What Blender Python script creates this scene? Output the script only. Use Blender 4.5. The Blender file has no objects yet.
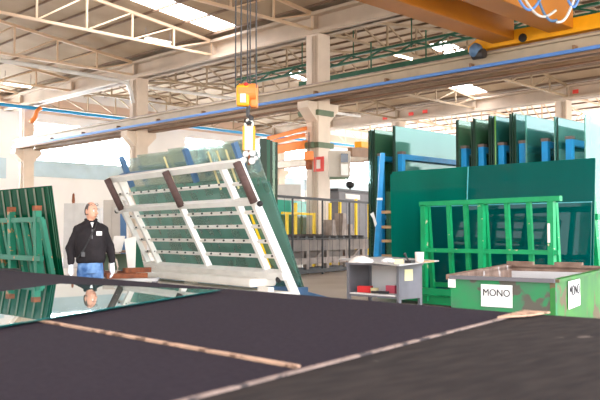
import bpy, bmesh, math, random
from mathutils import Vector, Matrix, Euler
random.seed(7)
R = math.radians
V = Vector
scene = bpy.context.scene
COL = scene.collection

# ------------------------------------------------------------------ camera
F_PX, H_CAM = 790.0, 1.33
TH = math.atan(33 / F_PX)
FW = V((math.cos(TH) / 2**.5, math.cos(TH) / 2**.5, math.sin(TH)))
RT = V((1, -1, 0)) / 2**.5
UP = RT.cross(FW)
CAM = V((0, 0, H_CAM))
cd = bpy.data.cameras.new('camera')
cam = bpy.data.objects.new('camera', cd)
COL.objects.link(cam)
cam.location = CAM
cam.matrix_world = Matrix.Translation(CAM) @ Matrix((RT, UP, -FW)).transposed().to_4x4()
cd.sensor_width = 36
cd.lens = 36 * F_PX / 600
cd.clip_end = 500
cd.dof.use_dof = True
cd.dof.focus_distance = 11.5
cd.dof.aperture_fstop = 5.6
scene.camera = cam


def ray(x, y): return FW * F_PX + RT * (x - 300) + UP * (200 - y)
def on(x, y, n, p):
    n = V(n); d = ray(x, y)
    return CAM + d * (n.dot(V(p) - CAM) / n.dot(d))
def atX(x, y, v): return on(x, y, (1, 0, 0), (v, 0, 0))
def atY(x, y, v): return on(x, y, (0, 1, 0), (0, v, 0))
def atZ(x, y, v): return on(x, y, (0, 0, 1), (0, 0, v))
def atD(x, y, d):
    r = ray(x, y); return CAM + r * (d / r.dot(FW))

# ------------------------------------------------------------------ materials
MATS = {}
def base_mat(name):
    m = bpy.data.materials.new(name); m.use_nodes = True
    nt = m.node_tree; b = nt.nodes['Principled BSDF']
    MATS[name] = m
    return m, nt, b
def rgb(r, g, b):  # sRGB 0-255 -> linear
    f = lambda c: (c / 255 / 12.92) if c / 255 <= .04045 else ((c / 255 + .055) / 1.055) ** 2.4
    return (f(r), f(g), f(b), 1)
def paint(name, c, rough=.6, var=.12, scale=3., chip=None, chip_amt=.0, chip_scale=9., metal=0., bump=0., c2=None, spec=.5, stretch=None):
    m, nt, b = base_mat(name)
    N = nt.nodes; L = nt.links
    tc = N.new('ShaderNodeTexCoord'); no = N.new('ShaderNodeTexNoise')
    src = tc.outputs['Object']
    if stretch:
        mp = N.new('ShaderNodeMapping'); mp.inputs['Scale'].default_value = stretch
        L.new(src, mp.inputs[0]); src = mp.outputs[0]
    L.new(src, no.inputs['Vector'])
    no.inputs['Scale'].default_value = scale; no.inputs['Detail'].default_value = 6
    mx = N.new('ShaderNodeMix'); mx.data_type = 'RGBA'
    ca = rgb(*c)
    if c2: cb = rgb(*c2); ca_, cb_ = ca, cb
    else: ca_ = tuple(v * (1 - var) for v in ca[:3]) + (1,); cb_ = tuple(min(1, v * (1 + var)) for v in ca[:3]) + (1,)
    mx.inputs[6].default_value = ca_; mx.inputs[7].default_value = cb_
    rp = N.new('ShaderNodeMapRange'); rp.inputs[1].default_value = .35; rp.inputs[2].default_value = .65
    L.new(no.outputs['Fac'], rp.inputs[0]); L.new(rp.outputs[0], mx.inputs[0])
    out = mx.outputs[2]
    if chip:
        n2 = N.new('ShaderNodeTexNoise'); n2.inputs['Scale'].default_value = chip_scale; n2.inputs['Detail'].default_value = 3
        L.new(tc.outputs['Object'], n2.inputs['Vector'])
        r2 = N.new('ShaderNodeMapRange'); t = .72 - chip_amt
        r2.inputs[1].default_value = t; r2.inputs[2].default_value = t + .03
        L.new(n2.outputs['Fac'], r2.inputs[0])
        m2 = N.new('ShaderNodeMix'); m2.data_type = 'RGBA'; m2.inputs[7].default_value = rgb(*chip)
        L.new(r2.outputs[0], m2.inputs[0]); L.new(out, m2.inputs[6]); out = m2.outputs[2]
    L.new(out, b.inputs['Base Color'])
    b.inputs['Roughness'].default_value = rough; b.inputs['Metallic'].default_value = metal
    b.inputs['Specular IOR Level'].default_value = spec
    if bump:
        bp = N.new('ShaderNodeBump'); bp.inputs['Strength'].default_value = bump; bp.inputs['Distance'].default_value = .02
        L.new(no.outputs['Fac'], bp.inputs['Height']); L.new(bp.outputs[0], b.inputs['Normal'])
    return m
def glass(name, tint, body, opac, rough=.03, var=.2, scale=1.2, ior=1.5, gloss=.75):
    """sheet glass: tinted see-through mixed with the milky body of a pack, glossy skin"""
    m, nt, b = base_mat(name); N = nt.nodes; L = nt.links
    out = N['Material Output']
    tr = N.new('ShaderNodeBsdfTransparent'); tr.inputs[0].default_value = rgb(*tint)
    tc = N.new('ShaderNodeTexCoord'); no = N.new('ShaderNodeTexNoise'); no.inputs['Scale'].default_value = scale
    mp = N.new('ShaderNodeMapping'); mp.inputs['Scale'].default_value = (1, 1, .15)
    L.new(tc.outputs['Object'], mp.inputs[0]); L.new(mp.outputs[0], no.inputs['Vector'])
    mx = N.new('ShaderNodeMix'); mx.data_type = 'RGBA'; c = rgb(*body)
    mx.inputs[6].default_value = tuple(v * (1 - var) for v in c[:3]) + (1,)
    mx.inputs[7].default_value = tuple(min(1, v * (1 + var)) for v in c[:3]) + (1,)
    L.new(no.outputs['Fac'], mx.inputs[0]); L.new(mx.outputs[2], b.inputs['Base Color'])
    b.inputs['Roughness'].default_value = .5; b.inputs['Specular IOR Level'].default_value = .0
    m1 = N.new('ShaderNodeMixShader'); m1.inputs[0].default_value = opac
    tl = N.new('ShaderNodeBsdfTranslucent'); L.new(mx.outputs[2], tl.inputs[0])
    mt = N.new('ShaderNodeMixShader'); mt.inputs[0].default_value = .5
    L.new(b.outputs[0], mt.inputs[1]); L.new(tl.outputs[0], mt.inputs[2])
    L.new(tr.outputs[0], m1.inputs[1]); L.new(mt.outputs[0], m1.inputs[2])
    gl = N.new('ShaderNodeBsdfGlossy'); gl.inputs['Roughness'].default_value = rough; gl.inputs[0].default_value = (1, 1, 1, 1)
    fr = N.new('ShaderNodeFresnel'); fr.inputs[0].default_value = ior
    gm = N.new('ShaderNodeMath'); gm.operation = 'MULTIPLY'; gm.inputs[1].default_value = gloss; L.new(fr.outputs[0], gm.inputs[0])
    m2 = N.new('ShaderNodeMixShader'); L.new(gm.outputs[0], m2.inputs[0]); L.new(m1.outputs[0], m2.inputs[1]); L.new(gl.outputs[0], m2.inputs[2])
    L.new(m2.outputs[0], out.inputs[0])
    return m
def emit(name, c, s):
    m, nt, b = base_mat(name)
    b.inputs['Base Color'].default_value = rgb(*c); b.inputs['Emission Color'].default_value = rgb(*c)
    b.inputs['Emission Strength'].default_value = s
    return m

M_floor = paint('floor_concrete', (218, 206, 192), .45, .08, .6, c2=(200, 186, 170))
M_wall = paint('wall_plaster', (232, 230, 230), .8, .04, .4)
M_wall_pink = paint('gable_panel', (205, 180, 165), .8, .05, .4)
M_roof = paint('roof_sheet', (184, 164, 140), .8, .08, .5, c2=(166, 146, 122))
M_roofw = paint('pale_roof_sheet', (226, 214, 204), .8, .05, .5)
M_purlin = paint('purlin_steel', (120, 96, 76), .6, .1)
M_truss = paint('truss_paint', (218, 190, 160), .5, .08, 2.)
M_truss_d = paint('dark_truss_paint', (160, 140, 114), .6, .1, 2.)  # darker, browner truss colour for the middle bay
M_gutter = paint('gutter_beam_paint', (196, 178, 160), .6, .08, 1.)
M_conc = paint('column_concrete', (222, 206, 192), .8, .06, 1.5)
M_runway = paint('runway_steel', (186, 168, 146), .5, .08, 2.)
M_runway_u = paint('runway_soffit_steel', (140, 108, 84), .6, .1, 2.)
M_bluebus = paint('blue_conductor', (90, 140, 215), .5, .05)
M_pipe_b = paint('blue_pipe', (30, 150, 215), .4, .05)
M_pipe_w = paint('galvanised_pipe', (225, 225, 225), .35, .05, metal=.2)
M_orange_g = paint('crane_girder_paint', (176, 108, 22), .45, .1, .7, spec=.4)
M_yellow = paint('crane_yellow', (245, 170, 10), .45, .06)
M_orange = paint('jib_orange', (240, 140, 70), .5, .06)
M_dgreen = paint('dark_green_paint', (18, 88, 62), .5, .15)
M_greyg = paint('grey_green_clamp', (104, 120, 98), .6, .1)
M_black = paint('black_rubber', (28, 26, 28), .5, .1)
M_dark = paint('dark_steel', (52, 50, 52), .45, .15)
M_felt = paint('charcoal_felt', (51, 43, 50), .95, .12, 60., c2=(43, 36, 43), bump=.15, spec=.1)
M_felt2 = paint('worn_brown_felt', (60, 53, 50), .9, .1, 8., c2=(46, 41, 40), chip=(120, 108, 100), chip_amt=.0, chip_scale=7., bump=.15, spec=.12, stretch=(1, 4, 1))
M_seam = paint('seam_wood', (200, 160, 132), .7, .15, 14., chip=(120, 90, 70), chip_amt=.16, chip_scale=18)
M_joint = paint('joint_strip', (150, 128, 118), .8, .2, 18., chip=(70, 60, 60), chip_amt=.2, chip_scale=16)
M_white = paint('white_paint', (236, 232, 226), .4, .04, 4., chip=(150, 140, 125), chip_amt=-.02, chip_scale=20)
M_white2 = paint('white_metal', (240, 234, 224), .45, .04)
M_brownpad = paint('brown_pad', (92, 70, 66), .8, .15, 20., bump=.3)
M_steelblue = paint('slate_blue_paint', (84, 118, 158), .5, .1, 4.)
M_blue = paint('rack_blue', (8, 142, 208), .45, .08, 4., chip=(150, 190, 210), chip_amt=-.02, chip_scale=12)
M_rustcap = paint('rusty_end', (120, 96, 92), .8, .15, 12)
M_green = paint('rack_green', (10, 158, 96), .45, .1, 5., chip=(190, 190, 150), chip_amt=.035, chip_scale=7.)
M_greenold = paint('old_rack_green', (12, 112, 84), .55, .12, 5., chip=(168, 118, 70), chip_amt=.09, chip_scale=9.)
M_rust = paint('rust', (150, 84, 50), .85, .25, 10., c2=(110, 62, 42))
M_rustin = paint('worn_bin_inside', (150, 122, 106), .8, .2, 5., c2=(110, 84, 70), chip=(190, 180, 176), chip_amt=.1, chip_scale=4)
M_bin = paint('bin_green', (28, 136, 78), .55, .2, 3.5, c2=(66, 116, 84), chip=(88, 84, 74), chip_amt=.2, chip_scale=3.6)
M_bin2 = paint('bin_side_green', (52, 130, 40), .55, .2, 3., c2=(30, 104, 46), chip=(96, 80, 52), chip_amt=.13, chip_scale=4)
M_grey = paint('desk_grey', (120, 118, 124), .5, .12, 3., chip=(200, 195, 180), chip_amt=-.01, chip_scale=6)
M_lgrey = paint('light_grey_panel', (206, 202, 200), .5, .05)
M_beige = paint('beige_cabinet', (190, 178, 166), .5, .05)
M_paper = paint('paper', (244, 240, 236), .8, .03)
M_ink = paint('black_ink', (40, 38, 42), .8, .02)
M_red = paint('red', (225, 40, 40), .5, .05)
M_redsign = paint('sign_red', (236, 70, 60), .5, .04)
M_cream = paint('cream_plastic', (236, 222, 170), .5, .05)
M_pink = paint('pink_plastic', (226, 90, 110), .5, .05)
M_fy = paint('fence_yellow', (246, 206, 30), .5, .05)
M_mach = paint('machine_steel', (168, 150, 138), .5, .2, 3., c2=(126, 108, 98))
M_mgrey = paint('machine_grey', (108, 104, 108), .5, .08)
M_timber = paint('timber', (190, 150, 110), .8, .15, 8)
M_screen = paint('dark_display', (70, 76, 96), .2, .1)
M_cloth = paint('white_cloth', (238, 230, 222), .9, .05, 6, bump=.3)
# glass
G_teal = glass('dark_teal_glass', (0, 120, 108), (0, 146, 128), .93, .02, .4, 1.1, gloss=.35)
G_teal2 = glass('deep_teal_glass', (0, 120, 118), (0, 114, 112), .9, .02, .25, 1.5, gloss=.4)
G_teal3 = glass('blue_teal_glass', (0, 104, 104), (0, 122, 116), .94, .02, .2, 1.5, gloss=.4)
G_dgreen = glass('dark_green_glass', (10, 90, 60), (6, 100, 66), .93, .04, .25, 4, gloss=.35)
G_rack = glass('rack_glass_green', (238, 248, 240), (104, 160, 122), .42, .03, .15)
G_rackt = glass('rack_glass_teal', (230, 246, 244), (66, 156, 146), .45, .03, .15)
G_rackp = glass('rack_glass_pale', (225, 244, 240), (118, 182, 168), .5, .03, .1)
G_edge = glass('glass_edge_dark', (20, 60, 40), (52, 74, 58), .95, .2, gloss=.25)
G_edgeg = glass('glass_edge_green', (100, 170, 60), (130, 190, 90), .95, .1)
G_pale = glass('pale_pack_glass', (248, 253, 250), (206, 226, 208), .25, .03, .12)
G_mid = glass('pack_glass_teal', (244, 252, 250), (150, 208, 194), .42, .03, .35, 3.)
G_win = emit('daylit_pane', (236, 246, 255), 20)
G_sky = emit('daylit_rooflight', (250, 250, 255), 9.)
M_tube = emit('lit_tube', (255, 236, 210), 12.)

# ------------------------------------------------------------------ mesh helpers
class MB:
    def __init__(s): s.bm = bmesh.new()
    def box(s, c, size, rot=None):
        m = Matrix.Translation(V(c))
        if rot is not None: m = m @ (rot if isinstance(rot, Matrix) else Matrix.Rotation(rot, 4, 'Z'))
        bmesh.ops.create_cube(s.bm, size=1, matrix=m @ Matrix.Diagonal((size[0], size[1], size[2], 1))); return s
    def bar(s, p, q, w, h, up=(0, 0, 1)):
        p, q = V(p), V(q); d = q - p; L = d.length; d.normalize(); u = V(up)
        if abs(d.dot(u)) > .98: u = V((1, 0, 0))
        a = u.cross(d).normalized(); b = d.cross(a)
        m = Matrix((a, b, d)).transposed().to_4x4(); m.translation = (p + q) / 2
        bmesh.ops.create_cube(s.bm, size=1, matrix=m @ Matrix.Diagonal((w, h, L, 1))); return s
    def tube(s, p, q, r, r2=None, seg=12):
        p, q = V(p), V(q); d = q - p
        m = d.to_track_quat('Z', 'Y').to_matrix().to_4x4(); m.translation = (p + q) / 2
        bmesh.ops.create_cone(s.bm, cap_ends=True, segments=seg, radius1=r, radius2=r if r2 is None else r2, depth=d.length, matrix=m); return s
    def ball(s, c, r, sc=(1, 1, 1), seg=16, rot=None):
        m = Matrix.Translation(V(c))
        if rot is not None: m = m @ rot
        bmesh.ops.create_uvsphere(s.bm, u_segments=seg, v_segments=seg // 2 + 2, radius=r, matrix=m @ Matrix.Diagonal((*sc, 1))); return s
    def cap(s, p, q, r1, r2):
        s.ball(p, r1); s.ball(q, r2); s.tube(p, q, r1, r2, 16); return s
    def prism(s, pts, off):
        """closed polygon pts extruded by vector off"""
        off = V(off); a = [s.bm.verts.new(V(p)) for p in pts]; b = [s.bm.verts.new(V(p) + off) for p in pts]
        n = len(pts)
        s.bm.faces.new(a); s.bm.faces.new(b[::-1])
        for i in range(n): s.bm.faces.new((a[i], b[i], b[(i + 1) % n], a[(i + 1) % n]))
        return s
    def path(s, pts, r, seg=8):
        pts = [V(p) for p in pts]; rings = []
        for i, p in enumerate(pts):
            d = (pts[min(i + 1, len(pts) - 1)] - pts[max(i - 1, 0)]).normalized()
            u = V((0, 0, 1)) if abs(d.z) < .95 else V((1, 0, 0))
            a = d.cross(u).normalized(); b = d.cross(a)
            rr = r[i] if isinstance(r, (list, tuple)) else r
            rings.append([s.bm.verts.new(p + (a * math.cos(t) + b * math.sin(t)) * rr) for t in [k * 2 * math.pi / seg for k in range(seg)]])
        s._skin(rings); return s
    def _skin(s, rings):
        n = len(rings[0])
        for i in range(len(rings) - 1):
            for k in range(n): s.bm.faces.new((rings[i][k], rings[i][(k + 1) % n], rings[i + 1][(k + 1) % n], rings[i + 1][k]))
        s.bm.faces.new(rings[0][::-1]); s.bm.faces.new(rings[-1])
    def loft(s, rings, seg=20, p=2.3):
        """rings: (center, rx, ry) horizontal super-ellipses"""
        out = []
        for c, rx, ry in rings:
            c = V(c); ring = []
            for k in range(seg):
                t = k * 2 * math.pi / seg; ct, st = math.cos(t), math.sin(t)
                ring.append(s.bm.verts.new(c + V((rx * math.copysign(abs(ct) ** (2 / p), ct), ry * math.copysign(abs(st) ** (2 / p), st), 0))))
            out.append(ring)
        s._skin(out); return s
    def lathe(s, c, prof, seg=16):
        c = V(c); out = []
        for r, z in prof: out.append([s.bm.verts.new(c + V((r * math.cos(k * 2 * math.pi / seg), r * math.sin(k * 2 * math.pi / seg), z))) for k in range(seg)])
        s._skin(out); return s
    def build(s, name, mat, parent=None, smooth=False, bevel=0., xf=None):
        if xf is not None: bmesh.ops.transform(s.bm, matrix=xf, verts=s.bm.verts)
        bmesh.ops.recalc_face_normals(s.bm, faces=s.bm.faces)
        me = bpy.data.meshes.new(name); s.bm.to_mesh(me); s.bm.free()
        if mat: me.materials.append(mat)
        if smooth:
            for p in me.polygons: p.use_smooth = True
        o = bpy.data.objects.new(name, me); COL.objects.link(o)
        if bevel:
            b = o.modifiers.new('bevel', 'BEVEL'); b.width = bevel; b.segments = 2; b.limit_method = 'ANGLE'
        if parent is not None: attach(o, parent)
        return o
WM = {}
def attach(o, parent):
    o.parent = parent; o.matrix_parent_inverse = WM.get(parent.name, Matrix.Identity(4)).inverted()
def thing(name, label, cat, loc=(0, 0, 0), rotz=0., group=None, kind=None):
    o = bpy.data.objects.new(name, None); COL.objects.link(o)
    o.location = V(loc); o.rotation_euler = (0, 0, rotz); o.empty_display_size = .1
    WM[o.name] = Matrix.Translation(V(loc)) @ Matrix.Rotation(rotz, 4, 'Z')
    tag(o, label, cat, group, kind); return o
def tag(o, label=None, cat=None, group=None, kind=None):
    if label: o['label'] = label
    if cat: o['category'] = cat
    if group: o['group'] = group
    if kind: o['kind'] = kind
    return o
def children(o): return [c for c in bpy.data.objects if c.parent == o]
def copy_tree(o, loc, label=None, parent=None):
    c = o.copy(); COL.objects.link(c)
    if parent is None:
        c.location = V(loc)
        if label: c['label'] = label
    else: c.parent = parent; c.matrix_parent_inverse = o.matrix_parent_inverse.copy()
    for ch in children(o): copy_tree(ch, None, None, c)
    return c
def struct(name, mb, mat, parent=None, **k):
    o = mb.build(name, mat, parent, **k)
    if parent is None: o['kind'] = 'structure'
    return o
def text(body, size, mat, parent, M, name='lettering', spacing=1.):
    c = bpy.data.curves.new(name, 'FONT'); c.body = body; c.size = size; c.align_x = 'CENTER'; c.align_y = 'CENTER'
    c.extrude = .002; c.space_character = spacing; c.materials.append(mat)
    tmp = bpy.data.objects.new('tmp', c); COL.objects.link(tmp); bpy.context.view_layer.update()
    me = bpy.data.meshes.new_from_object(tmp.evaluated_get(bpy.context.evaluated_depsgraph_get())); bpy.data.objects.remove(tmp)
    me.transform(M); o = bpy.data.objects.new(name, me); COL.objects.link(o)
    attach(o, parent); return o
def face_matrix(center, xdir, up=(0, 0, 1)):
    x = V(xdir).normalized(); u = V(up); z = x.cross(u).normalized(); y = z.cross(x)
    m = Matrix((x, y, z)).transposed().to_4x4(); m.translation = V(center); return m

# ------------------------------------------------------------------ the hall
S = 1.17
def bz(z): return H_CAM + (z - H_CAM) * S
XV = [0.8 * S, 18.8 * S, 36.8 * S, 54.8 * S]           # valley lines
Z_CH, Z_VAL, SL = bz(8.05), bz(8.65), .115
Y_END = 41 * S
Y0 = -4.
TY = [7.4, 12.7, 18.0, 23.3, 28.6, 33.9, 39.2]

fl = struct('floor', MB().box((30, 22, -.1), (90, 90, .2)), M_floor)

def roof_z(x, k):
    xr = (XV[k] + XV[k + 1]) / 2
    return Z_VAL + SL * ((x - XV[k]) if x < xr else (XV[k + 1] - x))
ci = 1
def panel(xa, xb, k, mat, rects=()):
    """one roof slope with openings cut as a grid"""
    global ci
    ys = sorted({Y0, Y_END} | {r[2] for r in rects} | {r[3] for r in rects})
    xs = sorted({xa, xb} | {r[0] for r in rects} | {r[1] for r in rects})
    mb = MB(); T = .08
    zz = lambda x: Z_VAL + SL * min(x - XV[k], XV[k + 1] - x) + .1
    for i in range(len(xs) - 1):
        for j in range(len(ys) - 1):
            cx, cy = (xs[i] + xs[i + 1]) / 2, (ys[j] + ys[j + 1]) / 2
            if any(r[0] < cx < r[1] and r[2] < cy < r[3] for r in rects): continue
            mb.prism([(xs[i], ys[j], zz(xs[i])), (xs[i + 1], ys[j], zz(xs[i + 1])), (xs[i + 1], ys[j + 1], zz(xs[i + 1])), (xs[i], ys[j + 1], zz(xs[i]))], (0, 0, T))
    c = struct('ceiling_%d' % ci, mb, mat); ci += 1
    n = 6
    for i in range(n + 1):
        x = xa + (xb - xa) * (i + .35) / (n + .7)
        MB().bar((x, Y0, zz(x) - .05), (x, Y_END, zz(x) - .05), .05, .09).build('purlin', M_purlin, c)
    for q, r in enumerate(rects):
        MB().prism([(r[0], r[2], zz(r[0]) + .03), (r[1], r[2], zz(r[1]) + .03), (r[1], r[3], zz(r[1]) + .03), (r[0], r[3], zz(r[0]) + .03)], (0, 0, .03)).build('rooflight_pane', G_sky, c)
    return c
def sr(a, b, c, d): return (a * S, b * S, c * S, d * S)
panel(XV[0] - 9 * S, XV[0], -1, M_roof) if False else None
for k in range(3):
    xm = (XV[k] + XV[k + 1]) / 2
    near = [[], [], []][k]
    far = [[sr(11.6, 18.3, 21.55, 22.8)],
           [sr(33.4, 36.6, 22.35, 23.5), sr(28.6, 30.4, 19.6, 20.7), sr(28.6, 32, 28.6, 29.8)],
           [sr(50, 54, 22.4, 24), sr(50, 54, 31, 32.5)]][k]
    panel(XV[k], xm, k, M_roofw if k == 2 else M_roof, near)
    panel(xm, XV[k + 1], k, M_roofw if k == 2 else M_roof, far)

# trusses
def make_truss(k, y, mat):
    x0, x1 = XV[k] + .25, XV[k + 1] - .25
    t = thing('roof_truss', None, None, (x0, y, 0), kind='structure')
    n = 10; xs = [x0 + (x1 - x0) * i / n for i in range(n + 1)]
    top = lambda x: roof_z(x, k) - .12
    MB().bar((x0, y, Z_CH), (x1, y, Z_CH), .12, .1).build('bottom_chord', mat, t)
    xm = (x0 + x1) / 2
    MB().bar((x0, y, top(x0)), (xm, y, top(xm)), .12, .12).build('top_chord', mat, t)
    MB().bar((xm, y, top(xm)), (x1, y, top(x1)), .12, .12).build('top_chord', mat, t)
    for i, x in enumerate(xs):
        MB().bar((x, y, Z_CH), (x, y, top(x)), .07, .07).build('post', mat, t)
        if i < n:
            if i < n / 2: a, b = (xs[i], top(xs[i])), (xs[i + 1], Z_CH)
            else: a, b = (xs[i], Z_CH), (xs[i + 1], top(xs[i + 1]))
            MB().bar((a[0], y, a[1]), (b[0], y, b[1]), .06, .06).build('diagonal', mat, t)
    return t
for k in range(3):
    t0 = make_truss(k, TY[0] * S, M_truss if k != 1 else M_truss_d)
    for y in TY[1:]:
        c = t0.copy(); COL.objects.link(c); c.location = (t0.location.x, y * S, 0)
        for ch in [o for o in children(t0)]:
            d = ch.copy(); COL.objects.link(d); d.parent = c; d.matrix_parent_inverse = ch.matrix_parent_inverse.copy()
    if k == 0:
        for i, ch in enumerate(children(t0)): pass

# gutter beams on the valley lines
for k, X in enumerate(XV[1:3]):
    mb = MB(); z0, z1 = bz(7.88), bz(8.6)
    mb.box((X, (Y0 + Y_END) / 2, z0 + .08), (.7, Y_END - Y0, .16)); mb.box((X, (Y0 + Y_END) / 2, z1 - .06), (.8, Y_END - Y0, .12))
    mb.box((X, (Y0 + Y_END) / 2, (z0 + z1) / 2), (.16, Y_END - Y0, z1 - z0))
    for y in TY: mb.box((X, y * S, (z0 + z1) / 2), (.55, .18, z1 - z0 - .04))
    struct('gutter_beam', mb, M_gutter)

# columns with corbels and runway beams
RZ0, RZ1 = bz(5.62), bz(6.1)
def column(n, X, Y, pipes=True):
    mb = MB(); w = .66
    mb.box((X, Y, bz(7.88) / 2), (w, w, bz(7.88)))
    c = struct('column_%d' % n, mb, M_conc, bevel=.02)
    for s in (-1, 1):
        cb = MB(); z = RZ0 - .02
        cb.prism([(X + s * .33, Y - .28, z), (X + s * .85, Y - .28, z), (X + s * .85, Y - .28, z - .25), (X + s * .33, Y - .28, z - .75)], (0, .56, 0))
        cb.build('corbel', M_conc, c)
    if pipes:
        for dy in (-.02, .08, .17):
            MB().tube((X - .36, Y + dy - .2, .3), (X - .36, Y + dy - .2, bz(7.8)), .018).build('conduit', M_gutter, c)
    return c
column(1, XV[1], 17.95 * S); column(2, XV[1], 28.5 * S); column(3, XV[1], 38.8 * S)
column(4, XV[2], 18.3 * S); column(5, XV[2], 28.6 * S); column(6, XV[2], 38.8 * S)

def runway(X, ya, yb, label, blue=True):
    t = thing('crane_runway_beam', label, 'crane rail beam', (X, ya, RZ0))
    mb = MB(); L = yb - ya; yc = (ya + yb) / 2
    mb.box((X, yc, RZ1 - .03), (.34, L, .06)).box((X, yc, (RZ0 + RZ1) / 2), (.1, L, RZ1 - RZ0))
    mb.build('web_and_top_flange', M_runway, t)
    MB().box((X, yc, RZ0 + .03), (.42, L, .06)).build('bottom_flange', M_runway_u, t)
    MB().box((X, yc, RZ1 + .04), (.07, L, .08)).build('crane_rail', M_mach, t)
    if blue:
        MB().box((X - .22, yc, RZ0 + .14), (.06, L, .1)).build('conductor_bar', M_bluebus, t)
        for i in range(int(L / 3.4)):
            y = ya + 1 + i * 3.4
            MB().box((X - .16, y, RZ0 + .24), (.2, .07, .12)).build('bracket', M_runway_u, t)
    return t
runway(XV[1] - .6, -1, 38.9 * S, 'long crane runway beam with blue conductor bar on the nearer columns')
runway(XV[2] - .6, 2, 38.9 * S, 'distant crane runway beam carrying small red plates above the glass racks', False)
runway(XV[1] + .6, -1, 38.9 * S, 'crane runway beam on the far side of the nearer columns', False)
for x, y in [(385, 118), (411, 114), (425, 111.5), (575.5, 91.6)]:
    p = atX(x, y, XV[2] - .69)
    tag(MB().box(p, (.05, (p - CAM).length * .007, .22)).build('bay_marker', M_redsign), 'small red marker plate on the distant crane runway beam', 'plate', 'red plates on the distant runway')

# end walls with ribbon windows
def wall_y(name, Y, xa, xb, wins, z0, z1):
    mb = MB(); zt = bz(10.2)
    xs = sorted({xa, xb} | {w[0] for w in wins} | {w[1] for w in wins})
    for i in range(len(xs) - 1):
        cx = (xs[i] + xs[i + 1]) / 2; W = xs[i + 1] - xs[i]
        if any(w[0] < cx < w[1] for w in wins):
            mb.box((cx, Y + .15, z0 / 2), (W, .3, z0)); mb.box((cx, Y + .15, (z1 + zt) / 2), (W, .3, zt - z1))
        else: mb.box((cx, Y + .15, zt / 2), (W, .3, zt))
    return struct(name, mb, M_wall)
WZ0, WZ1 = bz(5.3), bz(7.45)
wins = [(8, 12, 0), (12.6 * S, 18.2 * S, 0), (19.6 * S, 26.8 * S, 0), (30.6 * S, 33.8 * S, 0), (36.2 * S, 44 * S, 0), (46 * S, 53 * S, 0)]
wall_y('wall_back', Y_END, 2, 66, wins, WZ0, WZ1)
nw = 1
for (a, b, _) in wins:
    pane = MB().box(((a + b) / 2, Y_END + .22, (WZ0 + WZ1) / 2), (b - a, .03, WZ1 - WZ0)).build('window_%d' % nw, G_win); pane['kind'] = 'structure'
    fr = MB(); n = max(2, round((b - a) / 2.6))
    for i in range(n + 1): fr.box((a + (b - a) * i / n, Y_END + .12, (WZ0 + WZ1) / 2), (.08, .1, WZ1 - WZ0))
    fr.box(((a + b) / 2, Y_END + .12, WZ1 - .55), (b - a, .1, .06)).box(((a + b) / 2, Y_END + .12, WZ0 + .03), (b - a, .1, .06))
    fr.build('window_frame', M_lgrey, pane); nw += 1
# blue-grey translucent strip below the panes
M_band = paint('bluish_strip', (176, 198, 210), .5, .08, 1.)
struct('trim_1', MB().box((23.4 * S, Y_END - .04, bz(4.9)), (7.6 * S, .08, .9 * S)), M_band)
struct('trim_2', MB().box((14.7 * S, Y_END - .04, bz(4.8)), (8 * S, .08, 1.1 * S)), M_band)
struct('trim_3', MB().box((45 * S, Y_END - .04, bz(4.9)), (18 * S, .08, .8 * S)), M_band)
struct('trim_4', MB().box((33 * S, Y_END - .02, bz(8.4)), (60 * S, .06, .9 * S)), M_wall_pink)
# unseen left wall with open ribbon windows and roof bay, added to darken reflections
XW = -17.2 * S
mbw = MB(); yl = Y_END + 6
for z0_, z1_ in ((0, bz(4.2)), (bz(7.2), bz(8.9))): mbw.box((XW - .15, Y_END - yl / 2, (z0_ + z1_) / 2), (.3, yl, z1_ - z0_))
for i in range(9): mbw.box((XW - .15, -6 + i * yl / 8, bz(5.7)), (.3, .8, bz(7.2) - bz(4.2)))
struct('wall_left_added', mbw, M_wall)
xmid = (XW + XV[0]) / 2; zr = roof_z(XV[0], 0)
mbw = MB(); mbw.prism([(XW, Y0, zr), (xmid, Y0, zr + 1.1), (xmid, Y_END, zr + 1.1), (XW, Y_END, zr)], (0, 0, .08)).prism([(xmid, Y0, zr + 1.1), (XV[0], Y0, zr), (XV[0], Y_END, zr), (xmid, Y_END, zr + 1.1)], (0, 0, .08))
struct('ceiling_7', mbw, M_roof)
# far side wall
XE = XV[3]
mb = MB(); zt = bz(8.7)
for a, b, c in [(-5, Y_END, (0, bz(2.6))), (-5, Y_END, (bz(7.2), zt))]:
    mb.box((XE + .15, (a + b) / 2, (c[0] + c[1]) / 2), (.3, b - a, c[1] - c[0]))
nb = 7
for i in range(nb + 1): mb.box((XE + .15, -5 + (Y_END + 5) * i / nb, (bz(2.6) + bz(7.2)) / 2), (.3, .9, bz(7.2) - bz(2.6)))
struct('wall_right', mb, M_wall)
M_tl = emit('translucent_wall_sheet', (232, 236, 238), 5.)
for i in range(nb):
    a = -5 + (Y_END + 5) * i / nb + .45; b = -5 + (Y_END + 5) * (i + 1) / nb - .45
    w = MB().box((XE + .2, (a + b) / 2, (bz(2.6) + bz(7.2)) / 2), (.03, b - a, bz(7.2) - bz(2.6))).build('window_%d' % nw, M_tl); w['kind'] = 'structure'; nw += 1
    f = MB()
    for j in range(6): f.box((XE + .12, a + (b - a) * j / 5, (bz(2.6) + bz(7.2)) / 2), (.08, .07, bz(7.2) - bz(2.6)))
    f.build('window_frame', M_lgrey, w)

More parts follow.
